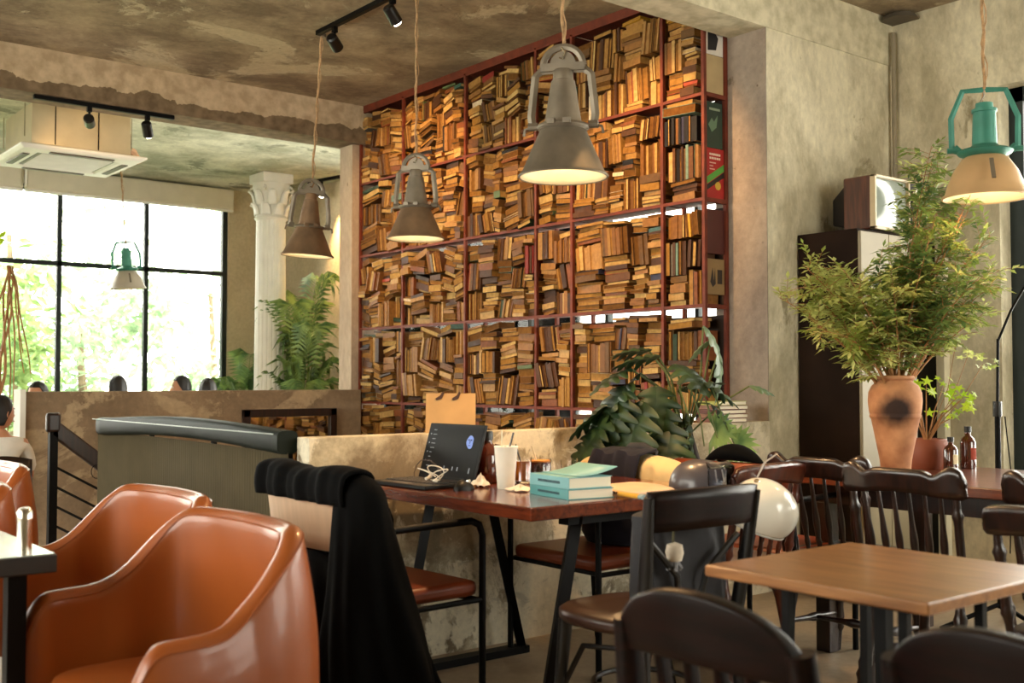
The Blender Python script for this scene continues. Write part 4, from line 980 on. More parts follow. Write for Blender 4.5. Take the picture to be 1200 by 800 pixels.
def jug():
    t = thing('amber_jug', 'amber glass jug with black stopper and handle behind the laptop', 'jug', (2.60, 3.40, TZ), R(-51))
    MB().lathe([(0, 0), (.045, 0), (.05, .008), (.05, .10), (.044, .125), (.028, .145), (.02, .155), (.02, .17), (0, .17)], 32).build('glass', 'amber_glass', t, smooth=True, ang=60)
    MB().lathe([(0, .165), (.023, .165), (.024, .19), (.02, .2), (0, .2)], 20).build('stopper', 'black_gloss', t, smooth=True, ang=50)
    MB().tube([(.03, 0, .145), (.06, 0, .14), (.072, 0, .12), (.07, 0, .085), (.05, 0, .065)], .006, 8).build('handle', 'amber_glass', t, smooth=True)
jug()
def cup():
    t = thing('paper_cup', 'tall white paper cup with black straw', 'cup', (2.515, 3.175, TZ))
    MB().lathe([(0, 0), (.031, 0), (.0315, .004), (.043, .150), (.045, .153), (.043, .156), (.041, .153), (.0385, .12), (0, .12)], 32).build('cup_wall', plain('paper_white', '#ece4d4', .6), t, smooth=True, ang=60)
    MB().tube([(-.0, 0, .10), (.028*.78, -.028*.62, .205)], .0035, 8).build('black_straw', 'black_gloss', t, smooth=True)
    MB().tube([(-.01, .01, .10), (-.012, .01, .215)], .003, 8).build('clear_straw', plain('pale_straw', '#d8cfae', .3), t, smooth=True)
    MB().lathe([(0, .0), (.008, .003), (0, .006)], 8, (-.003, .0, .150)).build('mint_leaf', leaf_mat('mint', '#5c7a22', '#7e9a34'), t)
    m = MB(); m.box((.036*.9, -.036*.45, .10), (.001, .008, .012), Euler((0, 0, R(-27)))); m.build('print_mark', 'black_gloss', t)
cup()
def drink(label, loc, r, h, liq, top, straw=None, grp=None):
    t = thing('drinking_glass', label, 'glass', loc, 0, grp)
    MB().lathe([(0, 0), (r*.9, 0), (r, .004), (r*1.04, h), (r*.98, h), (r*.95, .010), (0, .008)], 28).build('glass', 'clear_glass', t, smooth=True, ang=60)
    if liq:
        MB().lathe([(0, .0115), (r*.925, .0125), (r*.95, h*.86), (0, h*.86)], 28).build('drink', liq, t, smooth=True, ang=60)
        if top: MB().lathe([(0, h*.862), (r*.95, h*.862), (r*.96, h*.93), (0, h*.94)], 28).build('foam', top, t, smooth=True, ang=60)
    if straw: MB().tube([(0.01, 0, .02), (-.022, .018, h+.05)], .003, 8).build('straw', straw, t, smooth=True)
    return t
plain('tea', '#a8540f', .1, 0, .2, 30, coat=.6, emit=0); plain('coffee', '#4a1a08', .12, 0, .3, 20, coat=.6); plain('foam', '#d98f3a', .6, 0, .15, 60)
drink('glass of orange iced tea with black straw, next to the paper cup', (2.69, 3.29, TZ), .032, .10, 'tea', None, 'black_gloss')
drink('wide glass of dark iced coffee with amber foam', (2.83, 3.36, TZ), .047, .085, 'coffee', 'foam', 'pale_straw')
drink('small water tumbler right of the iced coffee', (2.93, 3.37, TZ), .022, .075, None, None, None, None)
drink('small water tumbler farthest right, beside the beige jacket', (3.00, 3.35, TZ), .022, .078, None, None, None, None)
def tissue(label, loc, r, seed, flat=.5):
    rr = random.Random(seed); m = MB(); ph = [rr.uniform(0, 6) for _ in range(6)]
    def fn(u, v):
        a = 2*PI*u; q = v; k = r*q*(1+.25*math.sin(3*a+ph[0])+.15*math.sin(7*a+ph[1]))
        return (k*math.cos(a), k*math.sin(a), .003+flat*r*(1-q)*(1+.4*math.sin(5*a+ph[2]))+.25*r*flat*abs(math.sin(4*a+ph[3]+6*q)))
    m.grid(fn, 40, 9, cu=True); o = m.build('tissue', plain('tissue_white', '#eadfcd', .9), solid=.001); o.location = loc; tag(o, label, 'tissue')
tissue('crumpled white tissue between the jug and the paper cup', (2.475, 3.275, TZ), .035, 1, .9)
tissue('flattened paper napkin beside the teal books', (2.50, 3.075, TZ), .045, 4, .3)
def table_book(name, label, loc, rz, a, b, t_, cov, text=None, flip=False):
    t = thing(name, label, 'book', loc, rz)
    MB().bb(0, a, 0, b, 0, .0025).build('lower_cover', cov, t)
    m = MB(); m.bb(0, a, 0, b, t_-.0025, t_); m.build('upper_cover', cov, t)
    MB().bb(0, .003, 0, b, .0025, t_-.0025).build('spine', cov, t)
    MB().bb(.003, a-.004, .003, b-.003, .0025, t_-.0025).build('pages', plain('page_cream', '#e8dfc8', .85, 0, .06, 200, stretch=(1, 1, 40)), t)
    if flip:
        m = MB(); m.grid(lambda u, v: (a*.25+a*.9*u, b*(.02+.96*v), t_+.002+.028*u*u), 8, 2); m.build('lifted_cover', cov, t, solid=.0012, smooth=True)
    if text:
        m = MB(); rr = random.Random(9); x = b*.22
        while x < b*.78:
            l = rr.uniform(.003, .006); m.bb(-.0006, 0, x, x+l, t_*.38, t_*.62); x += l+.0018
        m.build('spine_print', plain('ink', '#1f3a44', .6), t)
    return t
plain('teal_cover', '#79aeb0', .45); plain('teal_cover_dark', '#4f9494', .45)
table_book('textbook', 'lower teal book of the two stacked on the laptop table', (2.43, 2.735, TZ), R(-9), .185, .25, .034, 'teal_cover_dark', 'x')
table_book('textbook', 'upper teal book with a lifted cover, on top of the stack', (2.437, 2.74, TZ+.0345), R(-7), .18, .24, .038, 'teal_cover', 'x', True)
def magazine():
    t = thing('magazine', 'pinkish beige magazine lying open at the right of the laptop table', 'magazine', (2.66, 2.70, TZ), R(-4))
    MB().grid(lambda u, v: (.0+.24*u, .30*v, .004+.016*math.sin(PI*v)**.5*(.6+.4*u)), 8, 14).build('upper_page', plain('pinkish_page', '#dcb99a', .6), t, solid=.006, smooth=True)
    MB().bb(0, .24, 0, .30, 0, .004).build('lower_page', plain('beige_page', '#b99a7c', .7), t)
    m = MB(); rr = random.Random(2)
    for i in range(26): m.bb(-.0035, -.0028, .006+i*.0112, .006+i*.0112+rr.uniform(.004, .009), .006, .013)
    m.build('edge_print', plain('edge_ink', '#4a3540', .6), t)
magazine()
for i, (c, lab, dy) in enumerate((('#e2a93a', 'yellow highlighter pen nearest the table edge', 0), ('#cf9a3c', 'thinner yellow pen lying behind the highlighter', .03))):
    t = thing('pen', lab, 'pen', (2.635+dy*.9, 2.66+dy, TZ+.009), R(80+i*6), 'pens on the laptop table')
    MB().tube([(-.065, 0, 0), (.055, 0, 0)], .0075-.002*i, 10).build('barrel', plain('pen_yellow%d' % i, c, .3), t, smooth=True)
    MB().tube([(-.065, 0, 0), (-.085, 0, 0)], [.0085-.002*i, .007-.002*i], 10).build('cap', plain('pen_grey', '#8fa4a8', .4), t, smooth=True)
def board():
    t = thing('menu_board', 'tan card board with two dark clips standing behind the laptop against the half wall', 'board', (2.74, 3.70, TZ), R(-51.3+3), rot=Euler((R(-8), 0, R(-40))))
    MB().bb(-.19, .0+.02, -.004, .004, 0, .345).build('card', plain('kraft_card', '#b08a58', .8), t)
    for x in (-.125, -.055): 
        m = MB(); m.prism([(x-.02, .315), (x+.002, .322), (x+.012, .345), (x+.006, .352), (x-.006, .335), (x-.026, .322)], lambda a, b: (a, -.008, b), lambda a, b: (a, -.004, b)); m.build('clip', plain('clip_brown', '#3a2012', .5), t)
board()
# coat over the plywood-backed chair
def coat():
    t = thing('black_coat', 'long black coat hanging over the plywood backed chair down to the floor', 'coat', (1.76, 3.0, 0))
    rr = random.Random(4)
    # band over the crest
    m = MB()
    def band(u, v):
        y = -.04+.585*u; a = v*PI; wv = .006*math.sin(u*23)+.004*math.sin(u*51)
        if v < .3: q = v/.3; return (-.055-.006*math.sin(q*3)+wv, y, .760+.075*q)
        if v < .7: q = (v-.3)/.4; return (.0-.055*math.cos(q*PI)+wv, y, .835+.03*math.sin(q*PI)+.008*math.sin(u*9))
        q = (v-.7)/.3; return (.055+wv+.01*q, y, .835-.72*q)
    m.grid(band, 40, 22); m.build('shoulders', 'black_cloth', t, smooth=True, solid=.012)
    # long body on the near side, folds widening to the floor
    m = MB()
    def body(u, v):
        a = 2*PI*u; q = v; z = .86-.70*q
        cx = .02+.08*q**1.3; cy = -.02-.0*q; rx = .065+.13*q**1.1; ry = .085+.10*q
        if q < .08: k = (q/.08)**.5
        else: k = 1
        f = 1+.10*math.sin(5*a+2*q)*q+.06*math.sin(11*a-3*q)*q+.05*math.sin(3*a+6*q)
        return (cx+rx*k*f*math.cos(a), cy+ry*k*f*math.sin(a), z+.01*math.sin(4*a)*q)
    m.grid(body, 72, 34, cu=True); m.build('body', 'black_cloth', t, smooth=True)
    m = MB(); 
    m.grid(lambda u, v: (.10+.03*math.sin(u*14)+.06*v, .06+.54*u, .72-.60*v-.03*math.sin(u*8)), 40, 16); m.build('lining_panel', 'black_cloth', t, smooth=True, solid=.015)
    m = MB(); m.grid(lambda u, v: (.0+.02*math.sin(u*17)*v+.02*v, .10+.48*u, .57-.36*v+.02*math.sin(u*6)), 40, 12); m.build('rear_flap', 'black_cloth', t, smooth=True, solid=.015)
coat()
def jacket():
    t = thing('beige_jacket', 'beige jacket with navy scarf laid over the chair behind the table', 'jacket', (3.36, 3.36, 0))
    m = MB()
    def fn(u, v):
        s = 2*u-1; y = .34*s; top = .835-.06*abs(s)**3; fold = .007*math.sin(u*31)+.005*math.sin(u*53+v*4)
        w_ = .07+.02*abs(s); e = max(.02, (1-abs(s)**6))
        if v < .35: q = v/.35; return (-w_*e+fold, y, .50+(top-.04-.50)*q)
        if v < .65: q = (v-.35)/.3; return (-w_*math.cos(q*PI)*e, y, top-.04+.04*math.sin(q*PI))
        q = (v-.65)/.35; return (w_*e+fold, y, top-.04-(top-.5)*q)
    m.grid(fn, 44, 26, cv=True, cap=True); m.build('jacket_body', plain('beige_cloth', '#dfc08a', .9, 0, .08, 10, .1), t, smooth=True, ang=180)
    m = MB()
    def sc(u, v):
        s = 2*u-1; y = -.01+(.13+.03*v)*s + .05*v; fold = .006*math.sin(u*25+v*3)
        if v < .25: q = v/.25; return (.0-.03*0-.085*q+fold, y, .855-.012*q)
        q = (v-.25)/.75; return (-.085-.018-.02*math.sin(q*2)+fold, y, .843-.16*q-.01*math.sin(u*12))
    m.grid(sc, 30, 16); m.build('navy_scarf', plain('navy_cloth', '#15121f', .95, 0, .2, 20, .1), t, smooth=True, solid=.012)
    m = MB(); m.tube([(.02, -.12, .84), (-.0, -.06, .865), (.01, .02, .86), (.03, .08, .84)], [.012, .02, .02, .012], 10); m.build('collar', plain('dark_collar', '#2b2a2c', .9), t, smooth=True)
    # bag of dark cloth below on the seat
    m = MB(); m.lathe([(0, 0), (.13, 0), (.15, .04), (.14, .12), (.09, .17), (0, .18)], 24, (-.08, .0, .468), sy=1.2); m.build('folded_bottom', 'navy_cloth', t, smooth=True)
jacket()
def shoulder_bag():
    t = thing('black_backpack', 'dark grey backpack hanging behind the bistro chair back rail', 'backpack', (2.40, 2.215, .476))
    m = MB()
    def fn(u, v):
        a = 2*PI*u; q = v; k = min(1, (q/.05))**.5*min(1, ((1-q)/.07))**.5 if 0 < q < 1 else 0.0
        return (.175*k*math.copysign(abs(math.cos(a))**.5, math.cos(a))*(1-.05*q), .055*k*math.copysign(abs(math.sin(a))**.6, math.sin(a))+.006*math.sin(9*a+7*q), .31*q)
    m.grid(fn, 48, 26, cu=True); m.build('bag_body', plain('bag_grey', '#232226', .8, 0, .2, 20, .15), t, smooth=True)
    for x in (-.07, .06): MB().tube([(x, -.02, .29), (x*.9, -.05, .33), (x*.8, -.06, .36)], .012, 6, sq=.4).build('strap', 'black_cloth', t)
    MB().tube([(-.115, -.075, .32), (-.11, -.085, .28), (-.115, -.085, .21)], .004, 6).build('cord', plain('cord_olive', '#4f4a30', .8), t, smooth=True)
    m = MB(); m.lathe([(0, .03), (.022, .022), (.026, 0), (.02, -.022), (0, -.028)], 20, (-.112, -.088, .19)); m.build('pompom', plain('pompom_cream', '#d9cbb8', .95, 0, .1, 60, .3), t, smooth=True)
    m = MB()
    for k in range(6): m.tube([(-.112, -.088, .17), (-.112+.024*math.cos(k*1.05), -.088+.02*math.sin(k*1.05), .14+.006*(k % 2))], [.01, .004], 6)
    m.build('pompom_fringe', plain('fringe_grey', '#8f9096', .9), t, smooth=True)
shoulder_bag()
plain('helmet_white', '#e4dfd2', .22, 0, .03, 3, coat=.5); thin_glass('visor_glass', (.80, .82, .86), .1)
def helmet():
    t = thing('white_helmet', 'glossy white motorcycle helmet hanging by its strap from the spindle chair', 'helmet', (3.19, 2.54, .685), 0, rot=Euler((R(12), R(18), R(-30))))
    def fn(u, v):
        th = 2*PI*u; ph = -.62+v*(PI/2+.62); r = .113*(1+.06*math.cos(th)*math.cos(ph))
        return (r*1.12*math.cos(th)*math.cos(ph), r*math.sin(th)*math.cos(ph), .108*math.sin(ph)*(1.0 if ph > 0 else 1.15))
    MB().grid(fn, 48, 22, cu=True).build('shell', 'helmet_white', t, smooth=True, solid=.004)
    MB().grid(lambda u, v: tuple(.93*c for c in fn(u, v*.8)), 40, 14, cu=True).build('lining', plain('lining_dark', '#26242a', .9), t, smooth=True)
    MB().tube([tuple(1.005*c for c in fn(i/48, 0)) for i in range(48)], .005, 6, closed=True).build('edge_trim', plain('helmet_trim', '#b9b6b0', .4), t, smooth=True)
    m = MB()
    for i in range(4):
        for k in range(4-i % 2):
            q = fn(.62+.013*i, .30+.03*k+.015*i); m.box(tuple(1.01*c for c in q), (.006, .006, .012))
    m.build('printed_marks', plain('print_grey', '#7b7d80', .5), t)
    for u0, v0 in ((.55, .75),):
        q = fn(u0, v0); m = MB(); m.lathe([(0, -.002), (.012, -.002), (.010, .004), (0, .005)], 14, tuple(1.01*c for c in q), Vector(q).to_track_quat('Z', 'Y').to_euler()); m.build('snap_stud', 'chrome', t, smooth=True)
    m = MB(); m.tube([(-.05, .02, .10), (-.04, .03, .16), (.0, .05, .20)], .009, 6, sq=.25); m.build('strap', plain('strap_grey', '#8a8a8c', .7), t)
helmet()
def visor_helmet():
    t = thing('grey_helmet', 'dark grey half helmet with pale clear visor on the right corner of laptop table', 'helmet', (3.09, 2.745, TZ+.0), R(-60))
    def fn(u, v):
        th = 2*PI*u; ph = v*PI/2; return (.115*math.cos(th)*math.cos(ph)**.8, .095*math.sin(th)*math.cos(ph)**.8, .105*math.sin(ph))
    MB().grid(fn, 40, 14, cu=True).build('shell', plain('helmet_grey', '#4a464c', .35, 0, .1, coat=.3), t, smooth=True)
    MB().grid(lambda u, v: (.128*math.cos((u-.5)*2.3), .122*math.sin((u-.5)*2.3), .0+.095*v-.0) if v < .99 else (.10*math.cos((u-.5)*2.3), .10*math.sin((u-.5)*2.3), .10), 20, 8).build('visor', 'visor_glass', t, smooth=True, solid=.002)
    MB().tube([(.128*math.cos(a), .122*math.sin(a), .006) for a in [(-1.15+2.3*i/16) for i in range(17)]], .005, 6).build('visor_edge', plain('visor_edge', '#cfc8c2', .3), t, smooth=True)
    for k in range(7):
        a = (k-3)*.28; MB().tube([(.121*math.cos(a), .118*math.sin(a), .03), (.11*math.cos(a), .11*math.sin(a), .075)], .003, 5).build('visor_rib', 'visor_edge', t)
visor_helmet()
t = thing('black_bag', 'black cloth bag slumped over the brown leather armchair behind the helmet', 'bag', (3.565, 2.98, .815), R(4))
MB().grid(lambda u, v: (.06*math.cos(2*PI*u)*math.sin(PI*v), -.16+.32*v, .035+.035*math.sin(2*PI*u)*math.sin(PI*v)-.05*abs(2*v-1)**2), 24, 14, cu=True).build('bag_body', 'black_cloth', t, smooth=True)
# books lying on the half wall at the pier
for i, (c, cn) in enumerate((('#6b3a22', 'brown'), ('#8a5a38', 'tan'), ('#5a2a1c', 'dark red'), ('#7a4a2a', 'chestnut'), ('#9a9a3c', 'yellow green'))):
    table_book('stacked_book', '%s book, %s from bottom of the flat pile on the half wall' % (cn, ORD[i+1]), (4.42+.01*(i % 2), 3.84-.03*((i*7) % 3)*.3-.04, .926+i*.0225), R(-4+3*(i % 3)), .22, .15, .021, plain('stack_cover%d' % i, c, .5))['group'] = 'books piled on the half wall'
def outlet():
    t = thing('wall_socket', 'small cream wall socket on the half wall under the big leaves', 'socket', (3.66, 3.80, .84))
    MB().bb(-.06, .06, -.03, 0, -.045, .045).build('plate', plain('socket_cream', '#cfc6a8', .5), t, bevel=.004)
    for x in (-.012, .012): MB().bb(x-.004, x+.004, -.032, -.03, -.015, .0).build('slot', 'black_metal', t)
outlet()

# ------------------------------------------------------------------ plants
leaf_mat('dark_leaf', '#182a13', '#2e4624', .5, .12); leaf_mat('pale_leaf', '#4f6a4a', '#7a8c68', .4, .2); leaf_mat('fine_leaf', '#93a24c', '#d0d488', .5, .5)
leaf_mat('fine_leaf_dark', '#55703a', '#8a9c4c', .5, .3); leaf_mat('lime_leaf', '#8fae22', '#c3d83c', .5, .45); leaf_mat('palm_leaf', '#4a6a3c', '#86a058', .45, .25); leaf_mat('tree_leaf', '#5a7644', '#94ab6c', .6, .4); leaf_mat('tree_leaf_pale', '#7f987a', '#b4c8a4', .6, .4)
plain('stem_green', '#5f6b38', .6); plain('twig', '#9a6a3a', .7, 0, .2, 20); plain('trunk_dark', '#2a1c12', .9, 0, .3, 20, .4)
def lobed_leaf(m, L, W, nl, M, droop=.25, fold=.15, depth=.55):
    """monstera / philodendron like blade: midrib from origin along +x; deep finger lobes"""
    m.m = M; n = nl; rib = 14; vs = []; fs = []
    N = nl*8
    for s in (-1, 1):
        base = len(vs)
        for i in range(N+1):
            q = i/N; env = math.sin(PI*min(1, q*.96+.04)**.75)**.8
            lob = .5+.5*math.cos(2*PI*(q*nl)); e = env*(1-depth*(lob**2)); x = L*q+.10*L*(1-lob)*env*.6
            y = s*W*e; z = -droop*L*(q**2)-fold*abs(y)*-1*.6-.35*abs(y)**2/W
            vs.append((L*q, 0, -droop*L*q*q)); vs.append(((L*q+x)/2, y*.5, -droop*L*q*q+fold*abs(y)*.4)); vs.append((x, y, z))
        for i in range(N):
            a = base+i*3
            for k in range(2):
                f = (a+k, a+3+k, a+4+k, a+1+k); fs.append(f if s > 0 else f[::-1])
    m.add(vs, fs); m.m = Matrix(); return m
def aim(p, d, roll=0):
    q = Vector(d).to_track_quat('X', 'Z'); return Matrix.Translation(p) @ q.to_matrix().to_4x4() @ Matrix.Rotation(roll, 4, 'X')
def philodendron():
    base = Vector((3.80, 3.48, 0)); t = thing('philodendron', 'big dark leaved philodendron in a tall planter before the half wall', 'plant', base)
    MB().lathe([(0, 0), (.11, 0), (.14, .02), (.17, .42), (.175, .45), (.16, .45), (.155, .42), (0, .42)], 32).build('planter', plain('planter_grey', '#6a6254', .7), t, smooth=True, ang=60)
    MB().tube([(0, 0, .42), (.02, -.02, .6), (.03, -.03, .78), (.01, -.01, .93)], [.035, .04, .04, .025], 10).build('trunk', 'trunk_dark', t, smooth=True)
    rr = random.Random(21)
    r = Vector((.781, -.625, 0)); f = Vector((.625, .781, 0)); U = Vector((0, 0, 1))
    # (right, toward camera, up) of the blade base relative to the trunk, blade direction, length
    L = [(-.20, .05, 1.18, (-.8, -.7), .30), (-.32, .02, 1.08, (-.7, -.9), .30), (-.12, .10, 1.25, (-.6, .0), .24), (-.05, .12, 1.22, (.3, -.2), .24), (-.20, .15, 1.05, (-.5, -1.1), .32),
         (-.10, .15, 1.02, (-.2, -1.2), .30), (-.30, .05, .95, (-.6, -1.0), .27), (.05, .12, 1.15, (.7, -.3), .24), (.0, .1, 1.00, (.3, -1.0), .26), (-.15, .0, 1.28, (-.9, .1), .22),
         (-.25, .1, 1.20, (-.9, -.3), .24), (-.02, .0, 1.10, (.5, .2), .22), (-.38, .1, .93, (-.9, -.9), .24), (-.08, .2, .92, (-.3, -1.0), .28), (-.2, .18, .88, (-.2, -1.2), .26), (-.35, .05, 1.02, (-1, -.5), .24),
         (-.14, .14, 1.12, (.0, -1.0), .26), (.12, .05, 1.04, (.8, -.6), .2), (-.28, .12, 1.12, (-.4, -1.0), .26)]
    for i, (a, b_, z, (dr, du), ln) in enumerate(L):
        p = r*a-f*b_+U*(z); d = r*dr+U*du-f*rr.uniform(.1, .4)
        m = MB(); s0 = Vector((.01, -.01, .85+.01*(i % 5)))
        lobed_leaf(m, ln, ln*.46, 5, aim(p, d, rr.uniform(-.5, .5)), .25)
        lf = m.build('leaf', 'dark_leaf', t, smooth=True, ang=180)
        mid = s0.lerp(p, .55)+U*.08; MB().tube([s0, mid, p], .005, 6).build('petiole', 'stem_green', lf, smooth=True)
    # paler arching leaves to the right
    for i, (a, b_, z, (dr, du), ln) in enumerate(((.10, .0, 1.40, (.5, -.55), .20), (.17, .0, 1.28, (.25, -1.2), .24), (.30, .05, 1.12, (.9, -.1), .13), (.13, .02, 1.33, (-.7, -.4), .15))):
        p = r*a-f*b_+U*z; d = r*dr+U*du; m = MB(); lobed_leaf(m, ln, ln*.3, 4, aim(p, d, .4), .3, depth=.3); lf = m.build('leaf', 'pale_leaf', t, smooth=True, ang=180)
        s0 = Vector((.01, -.01, .88)); MB().tube([s0, s0.lerp(p, .5)+U*.05+r*.03, p], .0045, 6).build('petiole', 'stem_green', lf, smooth=True)
    # fan leaf lower right, pale loops
    for k in range(2):
        c = r*(.13+.09*k)-f*.12+U*(.92-.06*k)
        m = MB()
        for j in range(13):
            a = -1.9+j*.32; d = r*math.cos(a)+U*math.sin(a)-f*.25; d.normalize(); s = d.cross(f).normalized()
            e = .12*(1-.15*abs(math.sin(a*3))); m.add([c, c+d*e*.6+s*.012, c+d*e-U*.01, c+d*e*.6-s*.012], [(0, 1, 2, 3)])
        m.build('fan_leaf', 'palm_leaf', t)
    m = MB(); m.tube([r*-.30-f*.1+U*.86, r*-.22-f*.12+U*.93, r*-.08-f*.14+U*.95, r*.02-f*.1+U*.90, (0, 0, .8)], .007, 8); m.build('pale_petiole', plain('stem_yellow', '#8f8c48', .5), t, smooth=True)
    for k in range(5):
        a = -.16+.05*k; MB().tube([r*(a+.08)-f*.1+U*1.12, r*(a+.12)-f*.14+U*.98, r*(a+.10+.02*k)-f*.12+U*.85], .0035, 6).build('aerial_root', 'stem_green', t, smooth=True)
philodendron()
def nandina():
    base = Vector((4.16, 2.605, 1.15)); t = thing('leafy_branches', 'spray of fine green leafy branches filling the terracotta vase', 'plant', base)
    rr = random.Random(8); r = Vector((.781, -.625, 0)); f = Vector((.625, .781, 0)); U = Vector((0, 0, 1))
    tips = [(-.40, .46), (-.34, .50), (-.45, .36), (-.30, .42), (-.38, .26), (-.20, .46), (-.22, .36), (-.10, .48), (-.14, .42), (.02, .48), (.17, .70), (.20, .92), (.20, .78), (.25, .62), (.33, .72), (.38, .55), (.45, .62), (.42, .40), (.50, .48), (.30, .42), (.12, .48), (.0, .42), (-.28, .18), (.22, .98), (.18, 1.0), (-.25, .44), (.08, .50), (.36, .72), (-.40, .40), (.16, .66), (.36, .85), (.28, .95), (-.05, .40), (.48, .30), (-.17, .22), (.22, .30)]
    lv = {0: MB(), 1: MB(), 2: MB()}
    def leaflet(m, p, d, ln):
        d = d.normalized(); s = d.cross(Vector((rr.uniform(-.4, .4), rr.uniform(-.4, .4), 1))).normalized()*ln*.19; k = Vector((0, 0, -.15*ln))
        m.add([p, p+d*ln*.4+s, p+d*ln+k, p+d*ln*.4-s], [(0, 1, 2, 3)])
    for i, (a, h) in enumerate(tips):
        dep = rr.uniform(-.22, .22); tip = r*a+U*h+f*dep; st = Vector((rr.uniform(-.03, .03), rr.uniform(-.03, .03), -.12))
        mid = st.lerp(tip, .5)+U*.10*(1-abs(a))-r*a*.12+Vector((rr.uniform(-.03, .03),)*3)
        pts = []
        for k in range(9):
            q = k/8; pts.append(st*(1-q)**2+mid*2*q*(1-q)+tip*q*q)
        MB().tube(pts, [.006-.0048*k/8 for k in range(9)], 6).build('branch', 'twig', t, smooth=True)
        tw = MB(); ms = lv[0 if a < -.15 else (1 if rr.random() < .45 else 2)]
        for k in range(30):
            q = .34+.66*(k+rr.random())/30; p0 = st*(1-q)**2+mid*2*q*(1-q)+tip*q*q
            td = Vector((rr.uniform(-1, 1), rr.uniform(-1, 1), rr.uniform(-.35, .8))).normalized(); tl = rr.uniform(.06, .13)
            tw.tube([p0, p0+td*tl*.5+U*.008, p0+td*tl], .0012, 3)
            for j in range(11):
                qq = .2+.8*j/10; pp = p0+td*tl*qq; side = td.cross(U).normalized()*(1 if j % 2 else -1)
                dd = (td*.7+side*.9+U*rr.uniform(-.5, .5)) if j < 10 else td
                leaflet(ms, pp, dd, rr.uniform(.030, .056))
        tw.build('twigs', 'twig', t)
    for k, mt in ((0, 'fine_leaf'), (1, 'fine_leaf_dark'), (2, 'fine_leaf')): 
        if lv[k].v: lv[k].build('foliage', mt, t, kind='stuff')
nandina()
def maple():
    t = thing('seedling', 'young plant with bright lime green star shaped leaves in the squat pot', 'plant', (4.56, 2.70, .86))
    rr = random.Random(3); r = Vector((.781, -.625, 0)); f = Vector((.625, .781, 0)); U = Vector((0, 0, 1))
    o5 = []
    for k in range(10):
        a = 2*PI*k/10; q = 1 if k % 2 == 0 else .38; o5.append((q*math.cos(a), q*math.sin(a), -.12 if k % 2 == 0 else 0))
    lm = MB(); lm.add([(0, 0, 0.05)]+o5, [(0, i+1, (i+1) % 10+1) for i in range(10)]); me = lm.mesh('leaf', 'lime_leaf')
    lm2 = MB(); lm2.add([(0, 0, 0.05)]+o5, [(0, i+1, (i+1) % 10+1) for i in range(10)]); me2 = lm2.mesh('leaf', 'fine_leaf')
    for b_ in range(9):
        tip = r*rr.uniform(-.10, .16)+f*rr.uniform(-.1, .1)+U*rr.uniform(.12, .34); MB().tube([(0, 0, 0), tip*.5+U*.03, tip], [.004, .003, .0015], 5).build('stem', 'twig', t, smooth=True)
        for k in range(7):
            o = bpy.data.objects.new('leaf', me if tip.z < .28 else me2); COL.objects.link(o); o.parent = t; s = rr.uniform(.018, .034); o.scale = (s, s, s)
            o.location = tip+Vector((rr.uniform(-.06, .06), rr.uniform(-.06, .06), rr.uniform(-.06, .04))); o.rotation_euler = (rr.uniform(.2, 1.3), rr.uniform(-.6, .6), rr.uniform(-.8, .3)-R(30))
    # long thin shoots with yellowing leaves to the upper right
    for (a, h) in ((.20, .42), (.26, .36), (.14, .46)):
        tip = r*a+U*h; MB().tube([(0, 0, .02), tip*.5+U*.02+r*.03, tip], .0016, 4).build('stem', 'twig', t)
        for k in range(7):
            o = bpy.data.objects.new('leaf', me2); COL.objects.link(o); o.parent = t; s = rr.uniform(.016, .026); o.scale = (s*1.4, s*.8, s); o.location = tip+Vector((rr.uniform(-.05, .05), rr.uniform(-.05, .05), rr.uniform(-.03, .03))); o.rotation_euler = (rr.uniform(.6, 1.3), 0, rr.uniform(-2, 2))
maple()
def palm(label, loc, n, hmax, seed, lean=0):
    t = thing('areca_palm', label, 'palm', loc); rr = random.Random(seed)
    MB().lathe([(0, 0), (.15, 0), (.2, .35), (.21, .36), (.19, .36), (0, .33)], 24).build('pot', plain('pot_dark', '#4b3d30', .7), t, smooth=True, ang=60)
    for i in range(n):
        a = rr.uniform(0, 2*PI); out = rr.uniform(.08, .36); h = hmax*rr.uniform(.35, 1.0); top = Vector((out*.55*math.cos(a), out*.55*math.sin(a), h)); tip = Vector((out*1.25*math.cos(a), out*1.25*math.sin(a), h-rr.uniform(.0, .35)*min(1, h)))
        st = Vector((rr.uniform(-.05, .05), rr.uniform(-.05, .05), .33)); pts = []
        for k in range(12):
            q = k/11; pts.append(st*(1-q)**2+(top+Vector((0, 0, .15)))*2*q*(1-q)+tip*q*q)
        m = MB(); m.tube(pts, [.008-.006*k/11 for k in range(12)], 5)
        for k in range(4, 12):
            for jj in range(3):
                q = min(1, (k+jj/3)/11); p = st*(1-q)**2+(top+Vector((0, 0, .15)))*2*q*(1-q)+tip*q*q
                T = (pts[min(11, k+1)]-pts[k-1]).normalized(); S = T.cross(Vector((0, 0, 1))).normalized(); ln = .30*(1-abs(q-.65)*1.1)
                for s in (-1, 1):
                    d = (S*s*.9+T*.6+Vector((0, 0, -.1))).normalized(); w_ = T*.013
                    m.add([p-w_*.4, p+d*ln*.5+w_+Vector((0, 0, .01)), p+d*ln+Vector((0, 0, -.07)), p+d*ln*.5-w_], [(0, 1, 2, 3)])
        m.build('frond', 'palm_leaf', t)
palm('tall areca palm in the corner behind the white column', (5.22, 9.90, 0), 30, 2.45, 5)
palm('shorter palm showing left of the white column', (4.98, 10.62, 0), 12, 1.75, 9)
